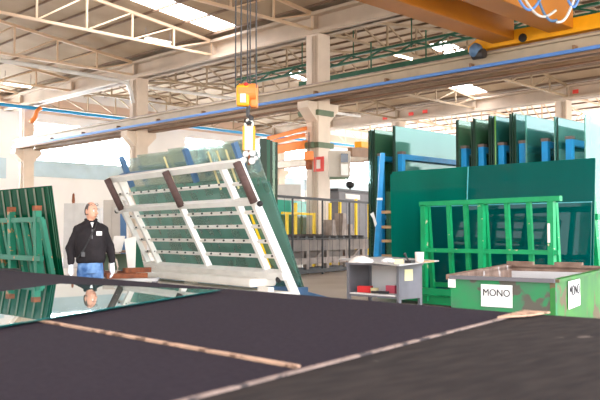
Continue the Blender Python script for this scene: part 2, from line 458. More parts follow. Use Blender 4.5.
# pipes and ducts under the roof
tag(MB().tube((11, 38.1 * S, bz(7.72)), (47 * S, 38.1 * S, bz(7.72)), .1).build('blue_pipe', M_pipe_b), 'long thin bright blue pipe below the back roof truss', 'pipe')
tag(MB().path([atY(-8, 59, 28.2 * S), atY(60, 70, 28.2 * S), atY(118, 80.5, 28.2 * S), atY(127, 83, 28.2 * S), atY(131, 92, 28.2 * S), atY(133, 103, 28.2 * S)], .1).build('galvanised_duct', M_pipe_w, smooth=True), 'shiny galvanised duct bending down at the left column', 'duct')
tag(MB().tube(atY(148, 87, 29.1 * S), atY(360, 116.3, 29.1 * S), .09).build('white_conduit', M_pipe_w), 'long white conduit crossing below the roof of the middle bay', 'pipe')
tag(MB().path([atY(41, 108, 37.9 * S), atY(37, 111, 37.9 * S), atY(35, 118, 37.9 * S), atY(30.5, 122, 37.9 * S)], .13).build('orange_hose', M_orange, smooth=True), 'short orange hose hanging from the blue pipe by the far left column', 'hose')

def tube_lamp(p, q, label):
    p, q = V(p), V(q)
    t = thing('tube_lamp', label, 'lamp', (p + q) / 2, group=None)
    MB().bar(p + V((0, 0, .07)), q + V((0, 0, .07)), .22, .06).build('housing', M_white2, t)
    MB().tube(p, q, .045).build('lamp_tube', M_tube, t)
    for e in (p, q): MB().tube(e + V((0, 0, .1)), (e.x, e.y, Z_CH + .5), .01).build('hanger', M_mgrey, t)
c = atY(158, 42, 23.3 * S - .3)
tube_lamp(c - V((.6, 0, 0)), c + V((.6, 0, 0)), 'lit tube lamp by the skylight on the pale front truss')
c = atY(18, 85.5, 33.6 * S); tube_lamp(c - V((.7, 0, 0)), c + V((.7, 0, 0)), 'lit tube lamp in the far left roof corner')
c = atY(350, 88, 23 * S + .4); tube_lamp(c - V((.7, 0, 0)), c + V((.7, 0, 0)), 'lit tube lamp seen just above the runway right of the central column')
c = atY(403, 57, 20 * S); tube_lamp(c - V((.7, 0, 0)), c + V((.7, 0, 0)), 'lit tube lamp between the two dark green girders')

# dark green light crane girders in the middle bay
for (a, b, lab, lat) in [((236, 83), (600, 9), 'upper dark green lattice girder under the middle roof', True), ((300, 84), (600, 30), 'lower dark green girder under the middle roof', False)]:
    XG = 21.4 * S if lat else 21.0 * S
    p, q = atX(*a, XG), atX(*b, XG); z = (p.z + q.z) / 2
    t = thing('green_girder', lab, 'girder', (XG, q.y, z))
    if lat:
        MB().bar((XG, p.y, z + .18), (XG, q.y, z + .18), .14, .09).build('top_chord', M_dgreen, t)
        MB().bar((XG, p.y, z - .12), (XG, q.y, z - .12), .14, .09).build('bottom_chord', M_dgreen, t)
        n = 22; mb = MB()
        for i in range(n):
            y0 = q.y + (p.y - q.y) * i / n; y1 = q.y + (p.y - q.y) * (i + 1) / n
            mb.bar((XG, y0, z + (.16 if i % 2 else -.12)), (XG, y1, z + (-.12 if i % 2 else .16)), .07, .06)
        mb.build('lattice', M_dgreen, t)
        for i in range(6):
            y0 = q.y + (p.y - q.y) * (i + .5) / 6
            MB().tube((XG, y0, z), (XG, y0, roof_z(XG, 0 if XG < XV[1] else 1)), .025).build('hanger', M_dgreen, t)
    else:
        MB().bar((XG, p.y, z), (XG, q.y, z), .16, .26).build('beam', M_dgreen, t)
        for i in range(5):
            y0 = q.y + (p.y - q.y) * (i + .5) / 5
            MB().tube((XG, y0, z), (XG, y0, z + 1.2), .03).build('hanger', M_dgreen, t)

# ------------------------------------------------------------------ overhead crane
GZ = bz(6.1) + .24
t = thing('overhead_crane', 'large orange overhead bridge crane with twin girders riding the runway', 'crane', (XV[1] - .6, 9.6 * S, RZ1))
for ya, yb in ((10.35, 11.0), (8.75, 9.4)):
    yc = (ya + yb) / 2 * S; w = (yb - ya) * S
    xl, xr = 1., XV[1] - .75
    g = MB().prism([(xl, yc - w / 2, GZ), (xr, yc - w / 2, GZ), (xr, yc - w / 2, GZ + 1.4), (xl, yc - w / 2, GZ + 1.4)], (0, w, 0)).build('girder', M_orange_g, t, bevel=.02)
    MB().box(((xl + xr) / 2, yc, GZ + 1.44), (xr - xl, .08, .07)).build('trolley_rail', M_mach, t)
XR = XV[1] - .6
MB().prism([(XR - .15, 11.75 * S, RZ1 + .12), (XR - .15, 7.2 * S, RZ1 + .12), (XR - .15, 7.2 * S, RZ1 + .55), (XR - .15, 11.4 * S, RZ1 + .55), (XR - .15, 11.75 * S, RZ1 + .3)], (.32, 0, 0)).build('end_carriage', M_yellow, t, bevel=.02)
for y in (11.5, 10.1, 7.6): 
    MB().tube((XR - .2, y * S, RZ1 + .24), (XR - .14, y * S, RZ1 + .24), .13).build('wheel', M_black, t)
p = atX(476, 51, XR - .35)
MB().ball(p, .24, (1, .9, 1)).build('drive_motor', M_steelblue, t, smooth=True)
MB().tube(p + V((0, .1, -.12)), p + V((0, -.3, -.12)), .15).build('gearbox', M_dark, t)
# festoon cables
fc = [M_bluebus, M_lgrey, M_steelblue, M_pipe_w, M_bluebus]
for i, (xa, ya, xb, yb, dep) in enumerate([(517, -4, 540, 0, 12), (522, -6, 556, 10, 14), (537, -4, 557, 20, 10), (556, 22, 575, -4, 9), (568, 0, 580, -6, 10)]):
    a = atD(xa, ya, 19.5); b = atD(xb, yb, 19.5); pts = []
    for j in range(13):
        u = j / 12; q = a.lerp(b, u); q.z -= math.sin(math.pi * u) * dep / 790 * 19.5; pts.append(q)
    MB().path(pts, .035).build('festoon_cable', fc[i], t, smooth=True)
# trolley above the hook, on the girders
HX = atD(246, 95, 12.8)
tr = MB().box((HX.x, (HX.y + 11.2 * S) / 2 - .1, GZ + 1.74), (1.4, 11.2 * S - HX.y + 1.2, .5)).build('trolley', M_yellow, t, bevel=.02)

# hook block hanging on its ropes
t = thing('hoist_hook_block', 'orange hook block with lifting hook hanging on steel ropes', 'hook', HX)
for i, xx in enumerate((235.5, 241, 247.5, 250, 256)):
    p = atD(xx, 88, 12.8); MB().tube(p, (p.x, p.y, GZ + 1.48), .012).build('rope', M_dark, t)
ang = R(-45)
Rz = Matrix.Rotation(ang, 4, 'Z')
c = atD(246.5, 96, 12.8)
MB().box(atD(243, 96, 12.8), (.21, .16, .34), Rz).build('side_plate', M_yellow, t, bevel=.03)
MB().box(atD(254, 96.5, 12.9), (.13, .2, .38), Rz).build('side_plate', M_orange, t, bevel=.03)
MB().box(atD(243, 98, 12.7), (.09, .01, .14), Rz).build('white_label', M_paper, t)
MB().tube(atD(239, 92, 12.85), atD(256, 92, 12.85), .14, seg=20).build('sheave', M_orange, t)
MB().ball(atD(246, 84.5, 12.75), .035).build('red_cap', M_red, t, smooth=True)
MB().tube(atD(248, 107, 12.8), atD(248, 117, 12.8), .03).build('shank', M_dark, t)
pts = [atD(248 + 3.2 * math.sin(a), 119.5 - 3.6 * math.cos(a), 12.8) for a in [R(d) for d in range(0, 300, 25)]]
MB().path(pts, [.03, .035, .04, .045, .045, .045, .04, .035, .03, .025, .018, .012]).build('hook', M_dark, t, smooth=True)
# load scale
t = thing('load_scale', 'white crane scale with yellow edges hanging below the orange hook block', 'scale', atD(249, 152, 12.8))
pts = [atD(249 + 3.6 * math.sin(a), 125 - 5.5 * math.cos(a), 12.8) for a in [R(d) for d in range(0, 361, 24)]]
MB().path(pts, .022).build('shackle', M_white2, t, smooth=True)
MB().box(atD(249, 138.5, 12.8), (.15, .1, .39), Rz).build('body', M_white2, t, bevel=.02)
for xx in (243.8, 254.2): MB().box(atD(xx, 138.5, 12.8), (.03, .12, .39), Rz).build('edge_strip', M_yellow, t)
MB().tube(atD(249, 150, 12.8), atD(249, 165, 12.8), .02).build('pin', M_rust, t)
for (xx, yy, r) in [(246, 154, .05), (252.5, 153, .055), (244, 160, .05), (252, 161, .055), (256, 158, .035)]:
    p = atD(xx, yy, 12.8); MB().tube(p - FW * .05, p + FW * .05, r).build('gripper_disc', M_lgrey, t)

# ------------------------------------------------------------------ cutting tables
ZT = 1.03
def zt(x, y): return atZ(x, y, ZT)
seam_a, seam_b = zt(50, 323), zt(312, 370.3)
jf, jn = zt(524, 313.4), zt(190, 400)
jdir = (jn - jf).normalized(); jn2 = jf + jdir * 2.55
bl, br = zt(-110, 260.8), zt(640, 321)
e = (bl - jf).normalized(); bl = jf + e * 7.1
nl = bl + jdir * 2.55; 
sd = (seam_b - seam_a).normalized(); 
# where the seam meets the left side
s_end = jf + jdir * (seam_b - jf).dot(jdir); seam_b = s_end; s0 = seam_b - sd * 6.75
t = thing('cutting_table', 'large charcoal felt covered cutting table with a glass pane lying on it', 'table', (jf.x - .7, jf.y + 1, 0))
D_ = V((0, 0, -.06))
MB().prism([jf, bl, s0, s_end], D_).build('felt_top', M_felt, t)
MB().prism([s_end, s0, nl, jn2], D_).build('felt_top', M_felt, t)
sn = V((sd.y, -sd.x, 0)) * .009; s_e = s_end - sd * .03
MB().prism([s_e - sn, s0 - sn, s0 + sn, s_e + sn], (0, 0, .006)).build('wooden_seam', M_seam, t)
MB().prism([jf + D_, bl + D_, nl + D_, jn2 + D_], (0, 0, -.14)).build('table_frame', M_mgrey, t)
for p in [jf.lerp(bl, u).lerp(jn2.lerp(nl, u), w) for u in (.03, .35, .65, .97) for w in (.06, .94)]:
    MB().box((p.x, p.y, (ZT - .2) / 2), (.1, .1, ZT - .2)).build('leg', M_mgrey, t)
# spare holes for air cushions
t2 = thing('side_table', 'brown worn felt table butted against the charcoal cutting table', 'table', (2.4, .6, 0))
g = V((-jdir.y, jdir.x, 0)); 
if g.dot(RT) < 0: g = -g
jo = g * .009
e2 = (br - jf).normalized()
br2 = jf + e2 * 2.4
MB().prism([jf + jo, jn2 + jo, jn2 + jo + e2 * 2.25, br2], D_).build('felt_top', M_felt2, t2)
jj = jf.lerp(jn2, .05)
MB().prism([k_ + V((0, 0, .002)) for k_ in (jf + jo * 1.5, jf - jo * .2, jn2 - jo * .2, jn2 + jo * 1.5)], (0, 0, .004)).build('joint_strip', M_joint, t2)
MB().prism([k_ + V((0, 0, .007)) for k_ in (jf + jo * 0, jf + jdir * .28, jf + jdir * .15 + e2 * .07, jf + e2 * .1)], (0, 0, .006)).build('wooden_wedge', M_seam, t2)
MB().prism([jf + jo + D_, jn2 + jo + D_, jn2 + e2 * 2.25 + D_, br2 + D_], (0, 0, -.14)).build('table_frame', M_mgrey, t2)
for p in [jf.lerp(br2, u).lerp(jn2.lerp(jn2 + e2 * 2.25, u), w) for u in (.08, .95) for w in (.06, .94)]:
    MB().box((p.x, p.y, (ZT - .2) / 2), (.1, .1, ZT - .2)).build('leg', M_mgrey, t2)

# glass pane on the table
zg = ZT + .008
g1, g2 = atZ(60, 284.6, zg), atZ(220, 290.7, zg)
fdir = (atZ(0, 327, zg) - g2).normalized()
g3 = g2 + fdir * 2.3
g4 = g1 + (atZ(0, 292.6, zg) - g1)  .normalized() * 1.8
m, nt, b = base_mat('float_glass'); 
b.inputs['Base Color'].default_value = rgb(10, 96, 92); b.inputs['Roughness'].default_value = .015; b.inputs['IOR'].default_value = 2.3
b.inputs['Coat Weight'].default_value = .6; b.inputs['Coat Roughness'].default_value = .01
G_float = m
tag(MB().prism([g1, g2, g3, g4], (0, 0, .005)).build('cut_glass', G_float), 'flat reflective glass pane lying on the charcoal felt table', 'glass pane')

# ------------------------------------------------------------------ white tilting frame
A = R(82.3)
u = V((math.cos(A), math.sin(A), 0)); n = V((-math.sin(A), math.cos(A), 0))
B0 = atD(285, 273, 12.0)
v = (n * .53 + V((0, 0, 1))).normalized()
w_ = u.cross(v).normalized()
if w_.dot(FW) > 0: w_ = -w_            # w_ points at the camera side
def q(a, b, c=0.): return B0 + u * a + v * b + w_ * c
t = thing('tilting_frame', 'big white steel frame tilted up with brown pads, behind the table', 'frame', (B0.x, B0.y, 0), group=None)
for a in (-.02, .45, 2.22, 4.08, 4.55):
    lo = -.5 if a in (-.02,) else (-.3 if a == 4.55 else 0)
    MB().bar(q(a, lo), q(a, 1.84), .13 if a in (-.02,) else .1, .08, up=u).build('upright', M_white, t, bevel=.006)
MB().bar(q(-.08, 1.84), q(4.5, 1.84), .12, .1, up=v).build('top_rail', M_white, t, bevel=.006)
MB().bar(q(-.15, 1.24, .05), q(4.65, 1.24, .05), .12, .09, up=v).build('middle_rail', M_white, t, bevel=.006)
MB().bar(q(-.1, 0, .06), q(4.95, 0, .06), .13, .12, up=v).build('bottom_rail', M_white, t, bevel=.006)
for b in (.26, .52, .78, 1.02, 1.5):
    r_ = MB().bar(q(0, b, -.04), q(4.5, b, -.04), .05, .045, up=v).build('slat', M_white, t)
    for i in range(15): MB().ball(q(.15 + i * .3, b + .03, .0), .018, seg=8).build('roller', M_dark, r_)
for a in (4.3, 1.97, -.2):
    MB().tube(q(a, 1.26, .13), q(a, 1.9, .13), .062, seg=16).build('brown_pad', M_brownpad, t, smooth=True)
for a in (4.72, -.22): MB().ball(q(a, 1.2, .06), .045).build('end_knob', M_black, t, smooth=True)
MB().ball(q(.05, -.05, .12), .05).build('end_knob', M_black, t, smooth=True)
# pedestal below the frame
bc = lambda a, d, z: V((B0.x, B0.y, 0)) + u * a + n * d + V((0, 0, z))
MB().prism([bc(.35, -.1, .5), bc(.35, .4, .5), bc(4.8, .4, .5), bc(4.8, -.1, .5)], (0, 0, .13)).build('pedestal_top', M_white2, t, bevel=.04)
MB().prism([bc(-.05, -.1, .27), bc(-.05, .6, .27), bc(4.95, .6, .27), bc(4.95, -.1, .27)], (0, 0, .17)).build('pedestal_beam', M_white2, t, bevel=.03)
for a in (.3, 2.6, 5.0): MB().box(bc(a, .25, .135), (.2, .4, .27), A - R(90)).box(bc(a, .15, .47), (.1, .3, .06), A - R(90)).build('leg', M_white2, t)
for a in (.5, 4.3): MB().bar(bc(a, .0, .5), q(a, .0, .02), .07, .07).build('strut', M_white, t)

# ------------------------------------------------------------------ leaning glass packs behind the frame
n = V((-1, 0, 0)); u = V((0, 1, 0)); A = R(90)
gv = (n * .46 + V((0, 0, 1))).normalized()
gl = 2.6 / gv.z
G0 = atD(303, 295, 14.1); G0 = V((G0.x, G0.y, .3))
def gq(a, b, c=0.): return G0 + u * a + gv * b + V((1, 0, 0)) * c
rk = thing('leaning_rack', 'slate blue rack holding leaning glass behind the white tilted frame', 'rack', (G0.x, G0.y, 0))
for a in (.35, 1.75, 3.9):
    MB().bar(gq(a, -.1, .25), gq(a, gl - .2, .25), .09, .07, up=u).build('post', M_steelblue, rk)
    MB().bar(gq(a, gl * .76, -.13), gq(a, gl - .02, -.13), .1, .07, up=u).build('upper_post', M_steelblue, rk)
    MB().bar(gq(a, .02, -.1) * 1, V((gq(a, .02, 0).x, gq(a, .02, 0).y, .06)) + V((1.0, 0, 0)), .12, .1).build('foot', M_steelblue, rk)
MB().bar(gq(.3, gl - .42, -.14), gq(4.1, gl - .42, -.14), .12, .08, up=gv).build('rail', M_steelblue, rk)
MB().bar(gq(0, 0, -.02), gq(4.4, 0, -.02), .3, .12).build('ledge', M_steelblue, rk)
names = ['frontmost', 'second', 'third', 'fourth', 'rearmost']
for i, (a0, a1, hh, mt) in enumerate([(0., 4.2, gl * .76, G_mid), (.03, 4.25, gl * .98, G_pale), (.06, 3.6, gl * 1.0, G_pale), (.04, 4.3, gl * .74, G_mid), (.3, 2.6, gl * 1.02, G_pale)]):
    c0 = .0 + i * .03
    o = MB().prism([gq(a0, .07, c0), gq(a1, .07, c0), gq(a1, hh, c0), gq(a0, hh, c0)], V((.012, 0, 0))).build('glass_sheet', mt)
    tag(o, '%s large glass sheet leaning in the slate blue rack behind the white frame' % names[i], 'glass sheet', 'glass sheets leaning behind the white frame')
for a in (.75, 1.0, 1.25, 2.6):
    MB().bar(gq(a, gl * .7, -.03), gq(a, gl * .96, -.03), .04, .012, up=u).build('spacer_strip', M_cream, rk)
MB().bar(gq(.62, gl * .15, -.04), gq(.66, gl * .55, -.04), .05, .01, up=u).build('yellow_strap', M_fy, rk)

# dark stack of narrow panes standing on edge beside it
for i, (x0, d, wd) in enumerate([(263, 17.6, .16), (266, 17.8, .18), (269, 18.0, .16), (272, 18.2, .14), (275, 18.3, .12)]):
    b0 = atD(x0, 200, d)
    o = MB().box((b0.x, b0.y, 1.78), (wd, .03, 3.32), R(-25)).build('glass_strip', [G_edge, G_dgreen, G_edge, G_rack, G_edge][i])
    tag(o, 'narrow dark green glass strip standing upright left of the fence', 'glass strip', 'upright dark glass strips beside the leaning sheets')
b0 = atD(269, 200, 18.0)
MB().box((b0.x, b0.y, .06), (.8, .9, .12), R(-45)).build('wooden_pallet', M_timber)
tag(bpy.data.objects['wooden_pallet'], 'wooden pallet under the upright dark glass strips', 'pallet')

# ------------------------------------------------------------------ blue racks with upright sheets
BX = 14.62
ry = [11.89, 11.28, 9.55, 9.12, 8.64, 8.16, 7.66, 7.15]
blab = ['blue rack frame at the left end beside the fence', 'blue rack frame under the wide pale sheet', 'blue rack frame left of the paired green sheets',
        'second blue rack frame right of the wide pale sheet', 'blue rack frame beside the yellow-green glass edge', 'blue rack frame in front of the bright teal sheet',
        'blue rack frame before the rightmost distant column', 'blue rack frame nearest the right edge with the long rail']
def blue_rack(y, lab, L=3.2):
    t = thing('storage_rack', lab, 'rack', (BX, y, 0), group='blue frames storing upright glass')
    MB().box((BX, y, 1.58), (.12, .13, 3.16)).build('post', M_blue, t, bevel=.006)
    MB().box((BX + L, y, 1.58), (.12, .13, 3.16)).build('post', M_blue, t)
    MB().bar((BX + .06, y, 3.1), (BX + L, y, 3.1), .13, .12).build('top_rail', M_blue, t)
    MB().box((BX - .0, y + .0, 3.19), (.135, .145, .06)).build('rusty_cap', M_rustcap, t)
    MB().bar((BX + .06, y, 1.7), (BX + L, y, 1.7), .08, .1).build('middle_rail', M_blue, t)
    MB().bar((BX - .3, y, .3), (BX + L + .3, y, .3), .1, .14).build('base_beam', M_blue, t)
    for xx in (BX, BX + L): MB().box((xx, y, .12), (.2, .2, .24)).build('foot', M_rustcap, t)
    return t
for y, l in zip(ry, blab): blue_rack(y, l)
L1 = [(12.16, 2.9, G_rackt, G_edge, 3.78), (12.1, 3, G_rackt, G_edge, 3.8), (12.03, 3, G_rack, G_edge, 3.77), (11.985, 3, G_rack, G_edge, 3.8),
      (11.42, 4.6, G_rackp, G_edge, 3.83), (11.37, 4.6, G_rackp, G_edge, 3.82),
      (9.68, 2.8, G_rack, G_edge, 3.78), (9.64, 2.8, G_rack, G_edge, 3.79),
      (9.3, 2.8, G_rackt, G_edge, 3.7), (9.25, 2.8, G_rack, G_edge, 3.78), (9.215, 2.8, G_rack, G_edge, 3.76),
      (8.87, 2.8, G_rackt, G_edge, 3.8), (8.82, 2.8, G_rackt, G_edge, 3.79), (8.76, 2.8, G_rackt, G_edge, 3.76), (8.725, 2.8, G_rackt, G_edgeg, 3.78),
      (8.38, 2.8, G_rackt, G_edge, 3.78), (8.32, 2.8, G_rack, G_edge, 3.8), (8.26, 2.8, G_rackt, G_edge, 3.76),
      (8.02, 3.2, G_rackt, G_rackp, 3.72), (7.4, 3, G_rackt, G_rackp, 3.62), (7.34, 3, G_rackt, G_edge, 3.6), (6.78, 3, G_rackp, G_rackp, 3.6)]
sl = {11.97: 'beside the leftmost blue frame', 11.42: 'behind the pale pair', 11.37: 'nearest of the wide pale pair'}
for xx, lb in ((BX + .35, 'front long timber bearer under the upright glass sheets'), (BX + 2.2, 'rear long timber bearer under the upright glass sheets')):
    tag(MB().box((xx, 9.4, .395), (.14, 6.0, .05)).build('timber_bearer', M_timber), lb, 'timber')
def slot_label(y, edge):
    if y > 11.9: return 'upright green glass sheet with dark edge at the left end of the blue racks'
    if y > 11: return 'wide pale glass sheet standing between the first blue racks'
    if y > 9.5: return 'yellowish green glass sheet standing right of the wide pale sheets'
    if y > 9.15: return 'grey-green glass sheet in the narrow stack left of the bright edged sheet'
    if edge is G_edgeg: return 'glass sheet with bright yellow-green edge in the blue racks'
    if y > 8.6: return 'dark-edged glass sheet directly left of the yellow-green edge'
    if y > 8.2: return 'dark-edged teal glass sheet in the middle of the right racks'
    if y > 7.9: return 'tall teal glass sheet with pale edge before the distant column'
    if y > 7.1: return 'grey teal glass sheet standing right of the distant column'
    return 'pale glass sheet at the right edge of the blue racks'
for (y, L, mt, ed, z1) in L1:
    o = MB().box((BX + L / 2 - .12, y, (z1 + .42) / 2), (L, .016, z1 - .42)).build('upright_sheet', mt)
    tag(o, slot_label(y, ed), 'glass sheet', 'upright glass sheets in the blue racks')
    MB().box((BX - .13, y, (z1 + .4) / 2), (.02, .024, z1 - .4)).build('sheet_edge', ed, o)

# leaning blue prop at the left end and white tag
t = thing('blue_prop', 'tall blue steel prop standing behind the grey cabinet', 'post', (13.9, 11.55, 0))
MB().bar(atD(375.5, 263, 17.6), atD(382.5, 153, 17.6), .13, .1, up=(1, -1, 0)).build('post', M_blue, t)
MB().bar(atD(375.5, 263, 17.6), V((atD(375.5, 263, 17.6).x, atD(375.5, 263, 17.6).y, 0)), .12, .1).build('foot', M_blue, t)
MB().box(atD(379.7, 199, 17.5), (.13, .02, .05), R(-45)).build('white_band', M_paper, t)
tag(MB().prism([atD(370, 214, 17.3), atD(373.5, 212, 17.3), atD(377, 224, 17.3), atD(375, 227, 17.3), atD(373, 219, 17.3)], FW * .02).build('paper_tag', M_paper), 'torn white paper tag hanging on glass edges left of the blue prop', 'paper')

# ------------------------------------------------------------------ big dark teal sheets and green rack
TX = 12.34
stk = thing('sheet_trolley', 'green trolley base carrying the big dark teal sheets', 'trolley', (TX, 7.7, 0))
MB().box((TX + .3, 7.7, .14), (1.2, 4.4, .16)).build('base', M_green, stk)
for y in (9.5, 7.7, 5.9): MB().bar((TX + .75, y, .2), (TX + .42, y, 2.2), .1, .1).build('upright', M_green, stk)
MB().bar((TX + .52, 5.8, 1.6), (TX + .52, 9.7, 1.6), .08, .1).build('rail', M_green, stk)
labs = ['front large dark teal glass sheet leaning behind the green rack', 'second large dark teal glass sheet leaning behind the front one', 'rearmost large dark teal glass sheet of the leaning stack']
for i, (ya, yb, zt1) in enumerate([(5.62, 8.0, 2.54), (5.7, 9.85, 2.5), (5.66, 9.83, 2.55)]):
    x0 = TX - .16 + i * .035
    o = MB().prism([(x0, ya, .23), (x0, yb - .18 * (i > 0), .23), (x0 + .18, yb, zt1), (x0 + .18, ya, zt1)], (.02, 0, 0)).build('large_sheet', G_teal3 if i == 0 else G_teal)
    tag(o, labs[i], 'glass sheet', 'large dark teal sheets')
M_gedge = paint('pale_glass_edge', (90, 190, 200), .3, .1)
MB().bar((TX - .17, 8.005, .25), (TX + .01, 8.005, 2.54), .012, .022).build('ground_edge', M_gedge, bpy.data.objects['large_sheet'])
o = MB().prism([(TX - .3, 5.6, .23), (TX - .3, 8.9, .23), (TX - .18, 8.9, 1.82), (TX - .18, 5.6, 1.82)], (.02, 0, 0)).build('low_sheet', G_teal2)
tag(o, 'lower deep teal glass sheet in front of the large sheets', 'glass sheet')
MB().bar((TX - .17, 5.6, 1.826), (TX - .17, 8.9, 1.826), .022, .014).build('ground_edge', M_gedge, o)
# post with timber blocks at left edge of teal sheets
t = thing('timber_block_post', 'green post with small timber blocks left of the teal sheets', 'post', (12.9, 10.4, 0))
pc = atD(389, 240, 16.6)
MB().box((pc.x, pc.y, 1.1), (.08, .08, 2.2)).build('post', M_dgreen, t)
for yy in (212, 227, 241, 256):
    p = atD(390, yy, 16.5); MB().box((pc.x, pc.y, p.z), (.3, .14, .06), R(-45)).build('timber_block', M_timber, t)

RX = 11.37
t = thing('slatted_rack', 'bright green steel rack with chipped paint between grey cabinet and bin', 'rack', (RX, 7.05, 0))
YA, YB = 8.32, 5.76
MB().bar((RX, YA + .04, 1.84), (RX, YB - .04, 1.86), .09, .08).build('top_rail', M_green, t)
MB().bar((RX, YA, 1.03), (RX, YB, 1.03), .07, .07).build('middle_rail', M_green, t)
MB().bar((RX + .3, YA, .42), (RX + .3, YB, .42), .08, .08).build('lower_rail', M_green, t)
MB().bar((RX, YA, .17), (RX, YB, .17), .14, .14).build('base_beam', M_green, t)
MB().bar((RX + .5, YA, .17), (RX + .5, YB, .17), .14, .14).build('base_beam', M_green, t)
MB().bar((RX - .25, YA + .05, .34), (RX - .25, 7.3, .34), .12, .1).build('front_ledge', M_green, t)
for y in (8.28, 7.12, 5.88):
    MB().bar((RX, y, .1), (RX, y, 1.82), .1, .09).build('post', M_green, t)
    MB().bar((RX + .3, y + .02, .1), (RX + .08, y - .02, 1.8), .07, .07).build('raker', M_green, t)
for y in (7.78, 7.44, 6.66, 6.27):
    MB().bar((RX + .14, y, .2), (RX + .02, y, 1.82), .075, .06).build('slat', M_green, t)
for y in (8.2, 5.9): MB().bar((RX - .1, y, .2), (RX + .56, y, .2), .1, .1).build('cross_foot', M_green, t)
MB().bar((RX - .055, 5.9, 1.18), (RX - .055, 5.9, 1.48), .04, .01).build('torn_paper_strip', M_paper, t)

# ------------------------------------------------------------------ green bin with paper signs
CZ = .88
Ac, Bc, Cc, Dc = [H_CAM * 0 * V((0, 0, 1)) + V((p[0] * .849, p[1] * .849, CZ)) for p in ((8.19, 4.20), (8.04, 5.47), (11.38, 6.63), (11.75, 5.12))]
t = thing('cullet_bin', 'open green steel bin with white MONO paper signs', 'bin', (8.3, 4.5, 0))
def wallp(a, b, name, mat, th=.05, inward=None):
    d = (b - a).normalized(); nrm = V((-d.y, d.x, 0)); ctr = (Ac + Bc + Cc + Dc) / 4
    if nrm.dot(ctr - a) < 0: nrm = -nrm
    lo = V((0, 0, -CZ + .1))
    return MB().prism([a, b, b + lo, a + lo], nrm * th).build(name, mat, t), nrm
f1, nf = wallp(Bc, Ac, 'front_panel', M_bin)
f2, ns = wallp(Ac, Dc, 'side_panel', M_bin2)
f3, nr = wallp(Bc, Cc, 'side_panel', M_rustin)
f4, nk = wallp(Cc, Dc, 'back_panel', M_rustin)
ctr = (Ac + Bc + Cc + Dc) / 4
for a, b in ((Bc, Cc), (Cc, Dc)):
    MB().bar(a + V((0, 0, .0)), b, .1, .05).build('rim', M_rustin, t)
MB().bar(Bc, Ac, .07, .035).build('rim', M_mgrey, t); MB().bar(Ac, Dc, .07, .03).build('rim', M_bin2, t)
MB().prism([p + V((0, 0, -CZ + .12)) for p in (Ac, Bc, Cc, Dc)], (0, 0, .04)).build('bin_floor', M_rustin, t)
for p in (Ac, Bc, Cc, Dc):
    p2 = p.lerp(ctr, .08); MB().box((p2.x, p2.y, .06), (.15, .15, .12)).build('foot', M_dark, t)
for u_ in (.12, .6):
    p = Cc.lerp(Dc, u_); MB().box(p + V((0, 0, .04)), (.1, .35, .05), R(14)).build('lifting_lug', M_rustin, t)
# inner pale panel at the back
MB().prism([Cc.lerp(Dc, .05) + V((-.07, 0, -.06)), Cc.lerp(Dc, .8) + V((-.07, 0, -.06)), Cc.lerp(Dc, .8) + V((-.07, 0, -.5)), Cc.lerp(Dc, .05) + V((-.07, 0, -.5))], (.01, 0, 0)).build('pale_liner', M_lgrey, t)
def paper_sign(a, b, nin, x0, y0, x1, y1, lab, sz, sx=1.):
    """paper on the plane through a,b"""
    n_ = -nin; P0 = on(x0, y0, n_, a); P1 = on(x1, y1, n_, a)
    cc = (P0 + P1) / 2 + n_ * .012; d = (b - a).normalized()
    wd = abs((P1 - P0).dot(d)); hh = abs(P1.z - P0.z)
    if d.dot(RT) < 0: d = -d
    s = thing('paper_sign', lab, 'sign', cc)
    M = face_matrix(cc, d)
    MB().box((0, 0, 0), (wd, hh, .004)).build('paper', M_paper, s, xf=M)
    M2 = face_matrix(cc + n_ * .005 + V((0, 0, hh * .12)), d); sx = .84 * wd / (3.05 * sz)
    text('MONO', sz, M_ink, s, M2 @ Matrix.Diagonal((sx, 1, 1, 1)))
    return s
paper_sign(Bc, Ac, nf, 481.5, 284, 513, 308, 'white MONO paper sign on the front of the green bin', .098, .93)
paper_sign(Ac, Dc, ns, 567, 281.5, 579, 305, 'white MONO paper sign on the right side of the green bin', .15, .8)
P = on(452.5, 283, nf, Bc) - nf * .014
tag(MB().box(P, (.01, .08, .09), R(7)).build('paper_label', M_paper), 'blank white square label at the left corner of the green bin', 'label')

# ------------------------------------------------------------------ grey cabinet with clutter
FR = atZ(399, 266, .84); 
yd = V((0, 1, 0)); xd = V((1, 0, 0))
cb0 = V((FR.x, FR.y, 0)); W, Dp = 1.03, .56
def cq(a, d, z): return cb0 + yd * a + xd * d + V((0, 0, z))      # a towards left, d away
t = thing('grey_cabinet', 'open grey metal cabinet on legs with papers inside', 'cabinet', cq(W / 2, Dp / 2, 0))
for a in (.02, W - .02):
    for d in (.02, Dp - .02): MB().box(cq(a, d, .42), (.05, .05, .84)).build('leg', M_grey, t)
MB().box(cq(0, Dp / 2, .63), (Dp, .02, .42)).build('side_panel', M_grey, t) if False else MB().box(cq(0, Dp / 2, .59), (Dp - .06, .02, .5)).build('side_panel', M_grey, t)
MB().box(cq(W, Dp / 2, .59), (Dp - .06, .02, .5)).build('side_panel', M_grey, t)
MB().box(cq(W / 2, Dp, .59), (.02, W - .06, .5)).build('back_panel', M_paper, t)
MB().box(cq(W / 2, Dp / 2, .36), (Dp - .04, W - .04, .03)).build('shelf', M_grey, t)
MB().box(cq(W / 2, Dp / 2, .85), (Dp + .04, W + .04, .03)).build('cabinet_top', M_grey, t)
MB().box(cq(.0, .22, .7) - yd * .012, (.2, .004, .17)).build('peeling_sticker', M_cream, t)
